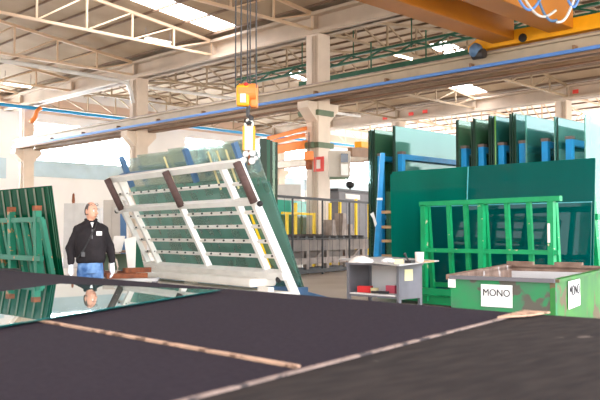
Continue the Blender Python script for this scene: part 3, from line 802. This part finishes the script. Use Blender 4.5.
# board on top
zb = .872
bp = [atZ(339, 259.8, zb), atZ(399, 266.3, zb), atZ(439, 261.5, zb), atZ(385, 257.5, zb)]
tag(MB().prism(bp, (0, 0, .02)).build('worktop_board', M_lgrey, bevel=.003), 'pale board lying across the top of the grey cabinet', 'board')
zc = zb + .021
def clump(name, mat, c, sx, sy, sz, lab, cat, seed=1, group=None):
    random.seed(seed); mb = MB(); mb.ball((0, 0, 0), 1, seg=14)
    for vv in mb.bm.verts:
        vv.co *= 1 + random.uniform(-.12, .12); vv.co.x *= sx; vv.co.y *= sy; vv.co.z = max(0, vv.co.z) * sz
    o = mb.build(name, mat, xf=Matrix.Translation(V(c)) @ Matrix.Rotation(R(-45), 4, 'Z')); tag(o, lab, cat, group); return o
clump('crumpled_cloth', M_cloth, atZ(361, 262.5, zc), .18, .17, .09, 'crumpled white cloth heap on the left of the cabinet board', 'cloth', 2)
clump('crumpled_paper', M_paper, atZ(388, 262, zc), .1, .1, .06, 'small crumpled white paper beside the cloth heap', 'paper', 5)
p = atZ(399, 263.5, zc); tag(MB().box(p + V((0, 0, .03)), (.1, .12, .06), R(30)).build('cream_box', M_cream), 'small cream box on the middle of the cabinet board', 'box')
p = atZ(419.5, 262.5, zc)
cup = tag(MB().lathe(p, [(.05, 0), (.062, .02), (.066, .14), (.066, .155), (.058, .155), (.055, .02)], 20).build('paper_cup', M_cloth, smooth=False), 'white cylindrical tub near the right end of the cabinet board', 'tub')
p = atZ(410, 263, zc); tag(MB().box(p + V((0, 0, .02)), (.14, .1, .04), R(10)).tube(p + V((-.03, 0, .03)), p + V((-.08, .03, .12)), .012).ball(p + V((-.08, .03, .13)), .022).build('tape_dispenser', M_dark), 'dark tape dispenser with upright arm beside the white tub', 'tool')
p = atZ(427, 262.2, zc); tag(MB().box(p + V((0, 0, .012)), (.2, .1, .024), R(-20)).build('wooden_offcut', M_timber), 'short flat wooden slat at the right end of the cabinet board', 'wood')
zs = .376
p = cq(.83, .2, zs); tag(MB().box(p + V((0, 0, .062)), (.12, .22, .12), R(20)).build('red_box', M_red), 'red box on the left of the cabinet shelf', 'box')
p = cq(.62, .18, zs); tag(MB().lathe(p, [(.055, 0), (.065, .1), (.06, .1), (.05, .01)], 16).build('cream_bowl', M_cream), 'cream plastic bowl beside the red box in the cabinet', 'bowl')
p = cq(.42, .34, zs); tag(MB().box(p + V((0, 0, .07)), (.06, .16, .14), R(10)).build('pink_pack', M_pink), 'pink pack standing at the middle of the cabinet shelf', 'pack')
for i, (a, d, rz, lab) in enumerate([(.27, .14, 2, 'white paper sheets at the right of the cabinet shelf'), (.72, .05, -1, 'white papers hanging over the front edge of the cabinet shelf')]):
    tag(MB().box(cq(a, d, zs + .014), (.28 if i == 0 else .12, .38 if i == 0 else .5, .02), R(rz)).build('loose_papers', M_paper), lab, 'papers')
tag(MB().tube(cq(.55, .02, zs + .05), cq(.28, .1, zs + .05), .018).tube(cq(.45, .0, zs + .06), cq(.32, .16, zs + .05), .014).build('pliers', M_dark), 'dark hand tool lying on the papers in the cabinet', 'tool')

# ------------------------------------------------------------------ left rack with dark green sheets
LX = 5.48
t = thing('old_glass_rack', 'old teal green rack with rust spots at the left edge', 'rack', (LX - .4, 12, 0))
xr = LX - .42
p_top = atD(42, 219.5, 10.9)
yE = p_top.y; zE = p_top.z; xr = p_top.x
MB().bar((xr, yE, zE), (xr, yE + 4.2, zE), .06, .07).build('top_rail', M_greenold, t)
MB().bar((xr - .02, yE - .05, .98), (xr - .02, yE + 4.2, .98), .06, .07).build('middle_rail', M_greenold, t)
MB().bar((xr, yE - .1, .3), (xr, yE + 4.2, .3), .1, .1).build('base_beam', M_greenold, t)
MB().bar((xr + .7, yE - .1, .3), (xr + .7, yE + 4.2, .3), .1, .1).build('base_beam', M_greenold, t)
for y in (.0, .3, .55, .8, 1.2, 1.45, 1.7, 2.0, 2.3, 2.7, 3.1, 3.6, 4.1):
    MB().bar((xr + .2, yE + y - .12, .3), (xr, yE + y, zE), .08, .06).build('slat', M_greenold, t)
for y in (.15, .95, 2.4): MB().bar((xr + .05, yE + y, .3), (xr + .0, yE + y, zE + .13), .09, .09).build('post', M_greenold, t)
for y in (.15, .95): MB().box((xr, yE + y, zE + .16), (.095, .095, .07)).build('rusty_cap', M_rust, t)
for y in (.1, 2.1, 4.): MB().bar((xr - .1, yE + y, .12), (xr + 1., yE + y, .12), .1, .14).build('foot', M_greenold, t)
e1 = atD(54.5, 187, 11.15); e2_ = atD(64, 275, 11.15); Lx = e1.x - .16; ye = e1.y
lean = .3
for i in range(3):
    x0 = Lx + .0 + i * .035; ya = ye + i * .01
    s1 = MB().prism([(x0 + lean, ya - .02, .35), (x0 + lean, ya + 4.2, .35), (x0 + .05, ya + 4.2, e1.z + .0 + (.01 * i)), (x0 + .05, ya, e1.z + .01 * i)], (.014, 0, 0)).build('dark_green_sheet', G_dgreen)
    tag(s1, ['front', 'second', 'rear'][i] + ' dark green glass sheet in the rack at the left edge', 'glass sheet', 'dark green sheets at the left edge')
    if i == 0:
        for j in range(12):
            y = ya + .12 + j * .26
            MB().prism([(x0 + lean - .008, y - .02, .4), (x0 + lean - .008, y + .03, .4), (x0 + .042, y + .03, e1.z - .01), (x0 + .042, y - .02, e1.z - .01)], (-.004, 0, 0)).build('pale_strip', M_greyg, s1)  # paler upright strips laid over the front sheet
tag(MB().lathe(atD(4, 268, 10.6) + V((0, 0, -.86)), [(.18, 0), (.2, .5), (.24, .8), (.2, .85)], 20).build('dark_drum', M_dark), 'dark drum at the far left edge behind the table', 'drum')

# ------------------------------------------------------------------ fence, machine and cabinets behind
fa, fb = atZ(262, 279.5, 0), atZ(378, 269, 0)
fd = (fb - fa).normalized()
t = thing('safety_fence', 'dark metal safety fence in front of the conveyor machine', 'fence', fa.lerp(fb, .5))
ZF = 2.42
MB().bar(fa + V((0, 0, ZF)), fb + V((0, 0, ZF)), .06, .08).build('top_rail', M_black, t)
MB().bar(fa + V((0, 0, .12)), fb + V((0, 0, .12)), .06, .12).build('bottom_rail', M_black, t)
MB().bar(fa + V((0, 0, 1.15)), fb + V((0, 0, 1.15)), .02, .03).build('middle_wire', M_black, t)
L_ = (fb - fa).length
for xx in (265, 292.5, 322.5, 349.5, 376):
    # post where the line of sight meets the fence plane
    p = on(xx, 240, (fd.y, -fd.x, 0), fa); MB().bar((p.x, p.y, 0), (p.x, p.y, ZF), .045, .045).build('post', M_black, t)
# mesh panel wires
mb = MB()
for i in range(int(L_ / .5)):
    p = fa + fd * (i * .5 + .2); mb.bar((p.x, p.y, .2), (p.x, p.y, ZF), .008, .008)
mb.build('wire_panel', M_black, t)

back = V((-fd.y, fd.x, 0));
if back.dot(FW) < 0: back = -back
def mq(a, d, z): return fa + fd * a + back * d + V((0, 0, z))
M_machd = paint('conveyor_side_steel', (134, 118, 108), .5, .2, 2., c2=(104, 90, 82))
t = thing('conveyor_machine', 'long brown steel roller conveyor behind the safety fence', 'machine', mq(5, 1.2, 0))
MB().bar(mq(.2, .4, .93), mq(L_, .4, .93), .12, .36).build('side_beam', M_machd, t)
MB().bar(mq(.2, 1.25, 1.12), mq(L_, 1.25, 1.12), .12, .22).build('side_beam', M_mach, t)
MB().bar(mq(.2, .4, .42), mq(L_, .4, .42), .1, .2).build('lower_beam', M_mach, t)
MB().bar(mq(.2, .85, .52), mq(L_ - .4, .85, .52), .5, .4).build('drive_housing', M_machd, t)
MB().bar(mq(.2, .6, .12), mq(L_ - 2, .6, .12), .4, .16).build('floor_beam', M_dark, t)
for i in range(14):
    a = .5 + i * (L_ - 1) / 13
    MB().tube(mq(a, .34, 1.16), mq(a, 1.3, 1.22), .08, seg=10).build('roller', M_dark, t)
for i in range(6):
    a = .5 + i * (L_ - 1) / 5
    for d in (.4, 1.25): MB().bar(mq(a, d, 0), mq(a, d, 1.05), .12, .12).build('leg', M_mach, t)
for i in range(0, 5, 2):
    a = .5 + i * (L_ - 1) / 5; MB().bar(mq(a, .4, .2), mq(a + (L_ - 1) / 5, .4, .9), .06, .06).build('brace', M_mach, t)
# grippers standing on the conveyor
for (xx, ytop, wd) in [(334, 220, .4), (345, 213, .5), (352, 224, .4)]:
    p = on(xx, 232, (fd.y, -fd.x, 0), fa + back * .6)
    h = (233 - ytop) / 790 * 28 + 1.33
    MB().prism([V((p.x, p.y, 1.2)) - fd * wd / 2, V((p.x, p.y, 1.2)) + fd * wd / 2, V((p.x, p.y, h)) + fd * wd * .15, V((p.x, p.y, h)) - fd * wd * .25], back * .35).build('carriage', M_mach, t)
for xx, yt in [(287, 213), (295.5, 203), (314, 213), (330, 203), (340, 202), (356, 199), (369, 204)]:
    p = on(xx, 240, (fd.y, -fd.x, 0), fa + back * 1.55)
    z = (233 - yt) / 790 * (p - CAM).dot(FW) + H_CAM
    lab = {287: 'short yellow post under the yellow crossbar on the left', 295.5: 'tall yellow post nearest the tilted white frame', 314: 'yellow post ending the yellow crossbar left of the column', 330: 'yellow post just right of the column', 340: 'yellow post left of the grey machine carriage', 356: 'tallest yellow post in front of the grey machine housing', 369: 'rightmost yellow post beside the upright glass'}[xx]
    tag(MB().bar((p.x, p.y, 0), (p.x, p.y, z), .085, .085).build('yellow_post', M_fy), lab, 'post', 'yellow posts behind the fence')
p1 = on(279, 213, (fd.y, -fd.x, 0), fa + back * 1.55); p2 = on(309, 213, (fd.y, -fd.x, 0), fa + back * 1.55)
tag(MB().bar(p1 - back * .12, V((p2.x, p2.y, p1.z)) - back * .12, .08, .08).build('yellow_crossbar', M_fy), 'horizontal yellow bar joining two posts left of the column', 'bar')
p1 = on(276, 236, (fd.y, -fd.x, 0), fa + back * 3.3); p2 = on(314.5, 202, (fd.y, -fd.x, 0), fa + back * 3.3)
G_mint = glass('mint_glass', (150, 220, 200), (90, 190, 170), .7)
G_moss = glass('moss_glass', (120, 170, 120), (110, 140, 100), .8)
w1 = V((p2.x, p2.y, 0)) - V((p1.x, p1.y, 0)); a = V((p1.x, p1.y, .3))
tag(MB().prism([a, a + w1, a + w1 + V((0, 0, p2.z - .3)), a + V((0, 0, p2.z - .3))], back * .03).build('standing_pane', G_mint), 'mint green glass pane standing behind the yellow posts', 'glass pane')
a = a - back * .15
tag(MB().prism([a, a + w1, a + w1 + V((0, 0, 1.7)), a + V((0, 0, 1.7))], back * .03).build('standing_pane', G_moss), 'shorter moss green glass pane in front of the mint pane', 'glass pane')
# grey machine housing with display
p1 = on(339, 230, (fd.y, -fd.x, 0), fa + back * 4.2); p2 = on(378, 192, (fd.y, -fd.x, 0), fa + back * 4.2)
t = thing('machine_housing', 'grey machine housing with white nameplate right of the column', 'machine', (p1 + p2) / 2)
a = V((p1.x, p1.y, 0)); w1 = V((p2.x, p2.y, 0)) - a; hz = on(350, 192, (fd.y, -fd.x, 0), fa + back * 4.2).z
MB().prism([a, a + w1, a + w1 + V((0, 0, hz)), a + V((0, 0, hz))], back * 1.6).build('body', M_mgrey, t, bevel=.04)
MB().prism([a + w1 * -.02 + V((0, 0, hz)), a + w1 * 1.02 + V((0, 0, hz)), a + w1 * 1.02 + V((0, 0, hz + .12)), a + w1 * -.02 + V((0, 0, hz + .12))], back * 1.6 - FW * .0).build('lid', M_dark, t)
MB().prism([a + w1 * .15 + V((0, 0, hz * .9)), a + w1 * .5 + V((0, 0, hz * .9)), a + w1 * .5 + V((0, 0, hz * .97)), a + w1 * .15 + V((0, 0, hz * .97))], -back * .03).build('nameplate', M_paper, t)
MB().ball(a + w1 * .55 + V((0, 0, hz + .42)) + back * .6, .2, (1, 1, .9)).tube(a + w1 * .55 + V((0, 0, hz)) + back * .6, a + w1 * .55 + V((0, 0, hz + .4)) + back * .6, .04).build('beacon', M_black, t)

# column fixtures
c1 = V((XV[1], 17.95 * S, 0)); CX = XV[1] - .33 - .03; CYf = c1.y - .33
FC = V((CX, c1.y, 0))
t = thing('jib_crane', 'orange jib arms clamped to the central column', 'crane', (c1.x, c1.y, 0))
for yy in (112, 144.5):
    z = atX(320, yy, CX).z
    MB().box((c1.x, c1.y, z), (.86, .86, .2)).build('clamp', M_greyg, t)
    MB().tube((c1.x - .5, c1.y + .5, z), (c1.x - .5, c1.y - .2, z), .12).build('clamp_bolt', M_greyg, t)
za = atX(313, 143, CX).z
pj = V((c1.x - .3, c1.y + .35, za)); pe = atD(271, 150.5, 27.5)
MB().bar(pj, pe, .16, .3).build('arm', M_orange, t)
zb2 = atX(313, 127, CX).z
MB().bar(V((pj.x, pj.y, zb2)), atD(268, 138.5, 27.5), .1, .14).build('tie_bar', M_orange, t)
MB().bar(V((pj.x, pj.y, zb2 - .55)) + V((.0, .1, .3)), atD(268, 143.5, 27.7), .1, .14).build('tie_bar', M_orange, t)
ph = atD(309, 156, 29.5)
MB().box(ph, (.35, .35, .35), R(-45)).build('chain_hoist', M_orange, t, bevel=.04)
MB().tube(ph, ph - V((0, 0, .5)), .13).build('chain_bag', M_rust, t)
MB().tube(ph, ph + V((0, 0, .9)), .02).build('chain', M_dark, t)
MB().tube(ph - V((.1, -.1, .4)), ph - V((.1, -.1, 1.8)), .012).build('pendant_cable', M_dark, t)
a1 = V((c1.x + .35, c1.y + .3, atX(350, 152, c1.x).z)); 
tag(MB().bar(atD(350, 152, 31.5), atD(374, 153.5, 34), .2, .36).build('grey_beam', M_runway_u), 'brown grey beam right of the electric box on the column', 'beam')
tag(MB().bar(atD(358, 152, 32.3) + V((0, 0, .31)), atD(374, 153.5, 34) + V((0, 0, .31)), .3, .24).build('orange_trolley', M_yellow), 'orange yellow hoist trolley right of the central column', 'trolley')
t = thing('electric_box', 'pale grey electric box with dark display mounted on the column', 'electric box', (CX, c1.y - .6, 4.))
eb0, eb1 = atD(328.5, 151, 28.9), atD(350.5, 177, 28.9)
ec = (eb0 + eb1) / 2; ew = (eb1 - eb0).dot(RT); eh = eb0.z - eb1.z
MB().box(ec + FW * .14, (ew, .34, eh), R(-45)).build('case', M_beige, t, bevel=.02)
MB().box(atD(344.5, 158, 28.7), (.26, .02, .32), R(-45)).build('display', M_screen, t)
MB().box(atD(344.5, 169.5, 28.7), (.26, .02, .42), R(-45)).build('white_plate', M_paper, t)
MB().box(ec + FW * .14 - V((0, 0, eh / 2 + .04)), (ew * .9, .3, .08), R(-45)).build('cable_tray', M_greyg, t)
# fire equipment sign on the column face
s0, s1 = atX(314.8, 157, XV[1] - .36), atX(322.5, 171.5, XV[1] - .36)
sc_ = (s0 + s1) / 2; t = thing('fire_sign', 'red and white fire equipment sign on the central column', 'sign', sc_)
MB().box(sc_, (.02, .55, .56)).build('plate', M_redsign, t)
MB().box(sc_ - V((.015, 0, 0)), (.01, .2, .34)).build('extinguisher_symbol', M_paper, t)

# ------------------------------------------------------------------ things behind the man
def cabinet(x0, y0, x1, d, mat, lab, depth=.6, name='tall_cabinet', door=True):
    a, b = atD(x0, 233, d), atD(x1, 233, d); z = atD(x0, y0, d).z
    c = (a + b) / 2 + V((.35, .35, 0)); w = (b - a).length
    t = thing(name, lab, 'cabinet', (c.x, c.y, 0), R(-45))
    Mx = Matrix.Translation(V((c.x, c.y, 0))) @ Matrix.Rotation(R(-45), 4, 'Z')
    MB().box((0, 0, z / 2), (w, depth, z)).build('body', mat, t, bevel=.015, xf=Mx)
    for s in (-1, 1):
        dd = MB().box((s * w / 4, -depth / 2 - .01, z / 2), (w / 2 - .03, .02, z - .12)).build('cabinet_door', mat, t, xf=Mx)
        MB().box((s * .05, -depth / 2 - .035, z / 2), (.02, .03, .16)).build('handle', M_dark, dd, xf=Mx)
    return t
cabinet(62, 203, 83, 30, M_lgrey, 'wide light grey cabinet behind the man, left of him')
cabinet(101, 199.5, 119.5, 19.5, M_beige, 'beige grey cabinet just right of the man')
cabinet(276, 184, 301, 36, M_lgrey, 'pale machine cabinet behind the yellow crossbar left of the column')
cabinet(83, 208, 99, 31, M_wall, 'off-white cabinet partly hidden behind the head of the man')
tag(MB().lathe(V((atD(73.5, 200, 30.5).x, atD(73.5, 200, 30.5).y, atD(62, 203, 30).z)), [(.05, 0), (.06, .1), (.04, .36), (.01, .4)], 12).build('small_beacon', M_rust), 'small brown object on top of the light grey cabinet', 'object')
# rusty cart
c0 = atD(116, 262, 14.2); t = thing('rusty_cart', 'rusty steel cart with white papers right of the man', 'cart', (c0.x, c0.y, 0), R(-40))
Mx = Matrix.Translation(V((c0.x, c0.y, 0))) @ Matrix.Rotation(R(-40), 4, 'Z')
zc_ = 1.0
for sx in (-.26, .26):
    for sy in (-.3, .3): MB().box((sx, sy, zc_ / 2 + .05), (.045, .045, zc_ - .1)).build('leg', M_rust, t, xf=Mx)
for z in (zc_, .62): MB().box((0, 0, z), (.58, .66, .035)).build('shelf', M_rust if z == .62 else M_rustin, t, xf=Mx)
for sx in (-.26, .26):
    for sy in (-.3, .3): MB().tube((sx - .02, sy, .05), (sx + .02, sy, .05), .05).build('wheel', M_black, t, xf=Mx)
MB().box((0, .27, .8), (.5, .02, .3)).build('back_panel', M_greyg, t, xf=Mx)
def hanging(px, w, h, label, cat, mat, name, d):
    pts = [atD(x, y, d) for x, y in px]
    tag(MB().prism(pts, FW * .03).build(name, mat, bevel=.005), label, cat)
hanging([(114, 236), (125, 236), (121, 252), (111, 252)], 0, 0, 'white paper sheets leaning on the rusty cart', 'paper', M_cloth, 'leaning_paper', 13.5)
hanging([(124, 239), (136, 236), (135, 269), (128, 270)], 0, 0, 'white cloth hanging beside the left end of the tilted frame', 'cloth', M_cloth, 'hanging_cloth', 13.2)
hanging([(135, 238), (140, 250), (144, 268), (134, 270)], 0, 0, 'dark green panel standing beside the hanging white cloth', 'panel', M_dgreen, 'green_board', 14.2)
hanging([(120, 214), (126, 212), (127, 294), (121, 295)], 0, 0, 'blue and white sheet behind the rusty cart', 'sheet', M_steelblue, 'blue_sheet', 17.)
for i, (xa, ya, xb, yb, lab) in enumerate([(106, 278, 147, 271, 'long rusty steel bar lying low beside the tilted frame'), (124, 269, 150, 267, 'shorter rusty steel bar right of the cart'), (113, 273, 134, 276, 'rusty steel bar across the foot of the cart')]):
    p, q2 = atD(xa, ya, 12.8 + i * .15), atD(xb, yb, 13.1 + i * .15); p.z = q2.z = .63 + (.085 if i == 1 else 0)
    tag(MB().bar(p, q2, .1, .08).build('rusty_bar', M_rust), lab, 'steel bar', 'rusty bars beside the cart')
cc = (atD(127, 272, 13.1)); 
t = thing('low_bench', 'low whitish bench under the rusty bars', 'bench', (cc.x, cc.y, 0), R(-40))
Mx = Matrix.Translation(V((cc.x, cc.y, 0))) @ Matrix.Rotation(R(-40), 4, 'Z')
MB().box((0, .1, .56), (1., .5, .05)).build('bench_top', M_lgrey, t, xf=Mx)
for sx in (-.45, .45):
    for sy in (-.1, .3): MB().box((sx, sy, .27), (.06, .06, .54)).build('leg', M_mgrey, t, xf=Mx)
# coiled cable next to the man's hand
cp = atD(112.5, 266, 10.8)
pts = []
for j in range(26):
    a = j * .5; pts.append(cp + RT * .06 * math.cos(a) + V((0, 0, .11 * math.sin(a))) + FW * .004 * j)
tag(MB().path(pts, .006).build('coiled_cable', M_gutter, smooth=True), 'pale coiled cable beside the gloved hand of the man', 'cable')

#PERSON
# ------------------------------------------------------------------ the man
mp = atD(90.5, 262, 10.35)
ROT = R(-24)
man = thing('person', 'bald man in black zip jacket, jeans and white gloves looking aside', 'person', (mp.x, mp.y, 0), ROT)
PM = Matrix.Translation(V((mp.x, mp.y, 0))) @ Matrix.Rotation(ROT, 4, 'Z') @ Matrix.Diagonal((.93, .96, 1.005, 1))
M_skin = paint('skin', (214, 160, 134), .55, .06, 12., spec=.3)
M_hair = paint('short_grey_hair', (96, 84, 78), .9, .2, 60.)
M_jacket = paint('black_jacket', (36, 31, 33), .8, .25, 5., bump=.5, spec=.25)
M_jeans = paint('blue_jeans', (52, 84, 130), .85, .3, 9., c2=(112, 146, 190), spec=.2)
M_glove = paint('white_glove', (232, 232, 236), .8, .05, 10, bump=.2)
M_shoe = paint('dark_shoe', (50, 44, 42), .6, .1)
def remesh(o, vox, it=4):
    m = o.modifiers.new('remesh', 'REMESH'); m.mode = 'VOXEL'; m.voxel_size = vox; m.use_smooth_shade = True
    s = o.modifiers.new('smooth', 'SMOOTH'); s.iterations = it; s.factor = .5
    return o
# joints (local, facing -Y; +X is his left = right in the picture)
SH = {-1: V((-.18, .01, 1.365)), 1: V((.18, .01, 1.365))}
EL = {-1: V((-.275, .045, 1.14)), 1: V((.275, .045, 1.14))}
WR = {-1: V((-.27, -.05, .90)), 1: V((.29, -.06, .91))}
def hand(mb, s, k=1., extra=0.):
    w = WR[s]; d = V((s * .06, -.12, -1)).normalized()          # pointing down
    f = V((0, -1, 0)); sd_ = V((s, 0, 0))
    pc = w + d * .06
    mb.cap(w, pc + d * .02, .028 * k, .034 * k)
    # palm: four metacarpals side by side, front to back
    for i, (off, ln) in enumerate([(-.033, .07), (-.011, .08), (.011, .075), (.033, .06)]):
        a = w + d * .03 + f * -off * .7; b = w + d * .095 + f * -off
        mb.cap(a, b, .02 * k, .014 * k)
        k1 = b + (d * .8 - sd_ * .2).normalized() * ln * .5; k2 = k1 + (d * .75 - sd_ * .6).normalized() * ln * .5
        mb.cap(b, k1, .0115 * k + extra, .0105 * k + extra); mb.cap(k1, k2, .0105 * k + extra, .009 * k + extra)
    a = w + d * .03 + f * .02; b = a + (f * .8 + d * .8 - sd_ * .3).normalized() * .045; c = b + (f * .2 + d - sd_ * .3).normalized() * .04
    mb.cap(a, b, .017 * k, .013 * k); mb.cap(b, c, .013 * k + extra, .011 * k + extra)
HC = V((0, -.01, 1.605)); HR = Matrix.Rotation(R(38), 4, 'Z')
HM = Matrix.Translation(HC) @ HR
def hp(x, y, z): return HM @ V((x, y, z))
mb = MB()
# torso, neck, arms, legs
mb.loft([((0, .01, .86), .14, .10), ((0, .01, .95), .165, .115), ((0, 0, 1.08), .155, .11), ((0, 0, 1.25), .175, .115), ((0, .005, 1.38), .18, .105), ((0, .01, 1.45), .11, .07), ((0, .01, 1.48), .06, .06)])
mb.cap((0, .015, 1.42), (0, -.0, 1.55), .062, .056)
for s in (-1, 1):
    mb.cap(SH[s], EL[s], .055, .042); mb.cap(EL[s], WR[s], .042, .028)
    hand(mb, s, .86)
    hip, kn, an = V((s * .09, .01, .9)), V((s * .11, -.01, .48)), V((s * .125, .03, .09))
    mb.cap(hip, kn, .085, .056); mb.cap(kn, an, .054, .036)
    mb.cap(an + V((0, 0, -.03)), an + V((s * .02, -.16, -.05)), .036, .03)
# head
head = bmesh.new()
bmesh.ops.create_uvsphere(head, u_segments=40, v_segments=28, radius=1)
for vv in head.verts:
    x, y, z = vv.co
    k = 1 - .22 * max(0, -z) ** 1.5
    X_ = x * .078 * k; Y_ = y * .098 * (1 - .1 * max(0, -z)); Z_ = z * .122
    if y > 0: Y_ *= 1 - .25 * max(0, -z)
    if y < -.5 and -.95 < z < -.45: Y_ -= .012           # chin
    if y < -.3 and abs(z - .02) < .18 and .15 < abs(x) < .6: Y_ += .010   # eye sockets
    if y < -.4 and .1 < z < .3: Y_ -= .004               # brow
    vv.co = V((X_, Y_, Z_))
me = bpy.data.meshes.new('tmp'); head.to_mesh(me); head.free()
me.transform(HM); mb.bm.from_mesh(me)
mb.cap(hp(0, -.097, .015), hp(0, -.122, -.028), .009, .014)      # nose
for s in (-1, 1):
    mb.ball(hp(s * .009, -.112, -.032), .009)
    mb.ball(hp(s * .08, .008, -.005), .03, (.35, .7, 1.1), rot=HR)
mb.cap(hp(-.022, -.096, -.062), hp(.022, -.096, -.062), .008, .008)   # lips
body = remesh(mb.build('body', M_skin, man, xf=PM), .007, 3)
# face details
face = []
for s in (-1, 1):
    MB().ball(hp(s * .031, -.083, .008), .0125, seg=12).build('eye', M_paper, man, xf=PM, smooth=True)
    MB().ball(hp(s * .031 + .002, -.094, .008), .006, seg=10).build('iris', M_ink, man, xf=PM)
    MB().bar(hp(s * .014, -.098, .032), hp(s * .05, -.086, .032), .008, .007).build('eyebrow', M_hair, man, xf=PM)
MB().bar(hp(-.02, -.1045, -.062), hp(.02, -.1045, -.062), .003, .004).build('mouth_line', M_rust, man, xf=PM)
# cropped hair cap: sides and back
hb = bmesh.new(); bmesh.ops.create_uvsphere(hb, u_segments=36, v_segments=24, radius=1)
dele = []
for vv in hb.verts:
    x, y, z = vv.co
    keep = (y > -.25 and z > -.45 and not (z > .8 and y < .3)) 
    k = 1 - .22 * max(0, -z) ** 1.5
    vv.co = V((x * .0815 * k, y * .1015, z * .125))
    if not keep: dele.append(vv)
bmesh.ops.delete(hb, geom=dele, context='VERTS')
me = bpy.data.meshes.new('hair'); hb.to_mesh(me); hb.free(); me.transform(PM @ HM); me.materials.append(M_hair)
for p in me.polygons: p.use_smooth = True
ho = bpy.data.objects.new('cropped_hair', me); COL.objects.link(ho); attach(ho, man)
so = ho.modifiers.new('s', 'SOLIDIFY'); so.thickness = .004
# spectacles pushed up on the head
mb = MB()
for s in (-1, 1):
    c = hp(s * .034, -.078, .088); mb.path([c + HR @ V((.026 * math.cos(a), .008 * math.sin(a), .019 * math.sin(a))) for a in [R(d) for d in range(0, 361, 30)]], .002, 6)
    mb.tube(hp(s * .062, -.074, .088), hp(s * .08, .01, .06), .003)
mb.tube(hp(-.01, -.08, .09), hp(.01, -.08, .09), .003)
mb.build('spectacles', M_dark, man, xf=PM)
# jacket
mb = MB()
mb.loft([((0, .01, .935), .19, .14), ((0, .005, .97), .203, .152), ((0, -.005, 1.05), .205, .155), ((0, -.01, 1.18), .21, .155), ((0, -.005, 1.3), .215, .148), ((0, .0, 1.37), .195, .125), ((0, .01, 1.43), .15, .095), ((0, .01, 1.485), .085, .08)])
for s in (-1, 1):
    mb.cap(SH[s] + V((-s * .02, 0, 0)), EL[s] + V((s * .0, 0, 0)), .074, .06)
    mb.cap(EL[s], WR[s] + V((0, 0, .05)), .064, .046)
    mb.cap(SH[s] + V((-s * .09, .0, .06)), SH[s], .05, .068)
jk = MB.build(mb, 'jacket', None, man, xf=PM)
jk.data.materials.append(M_jacket); remesh(jk, .01, 4)
tx = bpy.data.textures.new('folds', 'CLOUDS'); tx.noise_scale = .09
dm = jk.modifiers.new('folds', 'DISPLACE'); dm.texture = tx; dm.strength = .022; dm.mid_level = .5; dm.texture_coords = 'GLOBAL'
# collar, open at front with v of skin
mb = MB(); ring = []
for j in range(15):
    a = R(-250 + j * (320 / 14) - 10 + 0); ring.append(a)
pts = [V((.075 * math.cos(a), .005 + .075 * math.sin(a), 1.495 - .02 * (math.sin(a) < -.5))) for a in [R(-60 + 300 * j / 16) for j in range(17)]]
mb.path(pts, [.02] * 17)
mb.build('collar', M_jacket, man, xf=PM, smooth=True)
MB().prism([V((-.022, -.135, 1.46)), V((.022, -.135, 1.46)), V((.0, -.162, 1.39))], V((0, -.008, 0))).build('shirt_opening', M_lgrey, man, xf=PM)
MB().bar(V((0, -.158, 1.37)), V((0, -.17, 1.25)), .006, .012).build('zip', M_mgrey, man, xf=PM)
MB().box(V((.095, -.163, 1.318)), (.075, .008, .052)).build('name_badge', M_paper, man, xf=PM)
mb = MB(); mb.path([V((.07, -.09, 1.46)), V((.03, -.165, 1.38)), V((-.05, -.178, 1.22)), V((-.13, -.165, 1.08)), V((-.19, -.1, .99))], .012, 6)
mb.build('shoulder_strap', M_black, man, xf=PM)
MB().box(V((-.12, -.175, 1.05)), (.05, .03, .06)).build('strap_buckle', M_dark, man, xf=PM)
# jeans
mb = MB()
mb.loft([((0, .01, .80), .175, .12), ((0, .01, .87), .18, .128), ((0, .01, .95), .17, .122)])
for s in (-1, 1):
    mb.cap((s * .09, .01, .82), (s * .11, -.01, .48), .096, .074); mb.cap((s * .11, -.01, .48), (s * .125, .03, .12), .074, .062)
jn_ = mb.build('jeans', M_jeans, man, xf=PM); remesh(jn_, .012, 3)
for s in (-1, 1):
    mb = MB(); hand(mb, s, 1.12, .0008); mb.cap(WR[s] + V((0, 0, .05)), WR[s], .036, .033)
    gg = mb.build('glove', M_glove, man, xf=PM); remesh(gg, .0045, 2)
    mb = MB(); mb.cap((s * .125, .05, .045), (s * .145, -.15, .04), .045, .042); mb.box((s * .135, -.05, .012), (.085, .28, .024))
    sh_ = mb.build('shoe', M_shoe, man, xf=PM); remesh(sh_, .01, 2)

# ------------------------------------------------------------------ light and view
w = bpy.data.worlds.new('World'); scene.world = w; w.use_nodes = True
nt = w.node_tree; bg = nt.nodes['Background']
sky = nt.nodes.new('ShaderNodeTexSky')
sky.sky_type = 'NISHITA'; sky.sun_disc = False; sky.sun_elevation = R(40); sky.sun_rotation = R(200)
mxn = nt.nodes.new('ShaderNodeMix'); mxn.data_type = 'RGBA'; mxn.inputs[0].default_value = .85
mxn.inputs[7].default_value = (1.0, .985, .955, 1)
nt.links.new(sky.outputs[0], mxn.inputs[6]); nt.links.new(mxn.outputs[2], bg.inputs[0])
bg.inputs[1].default_value = 2.3
scene.view_settings.view_transform = 'Standard'; scene.view_settings.look = 'None'
scene.view_settings.gamma = 1; scene.view_settings.use_curve_mapping = False
scene.view_settings.exposure = .5
cy = scene.cycles
cy.use_denoising = True
cy.max_bounces = 10; cy.transparent_max_bounces = 24; cy.diffuse_bounces = 5; cy.glossy_bounces = 5
cy.sample_clamp_indirect = 6
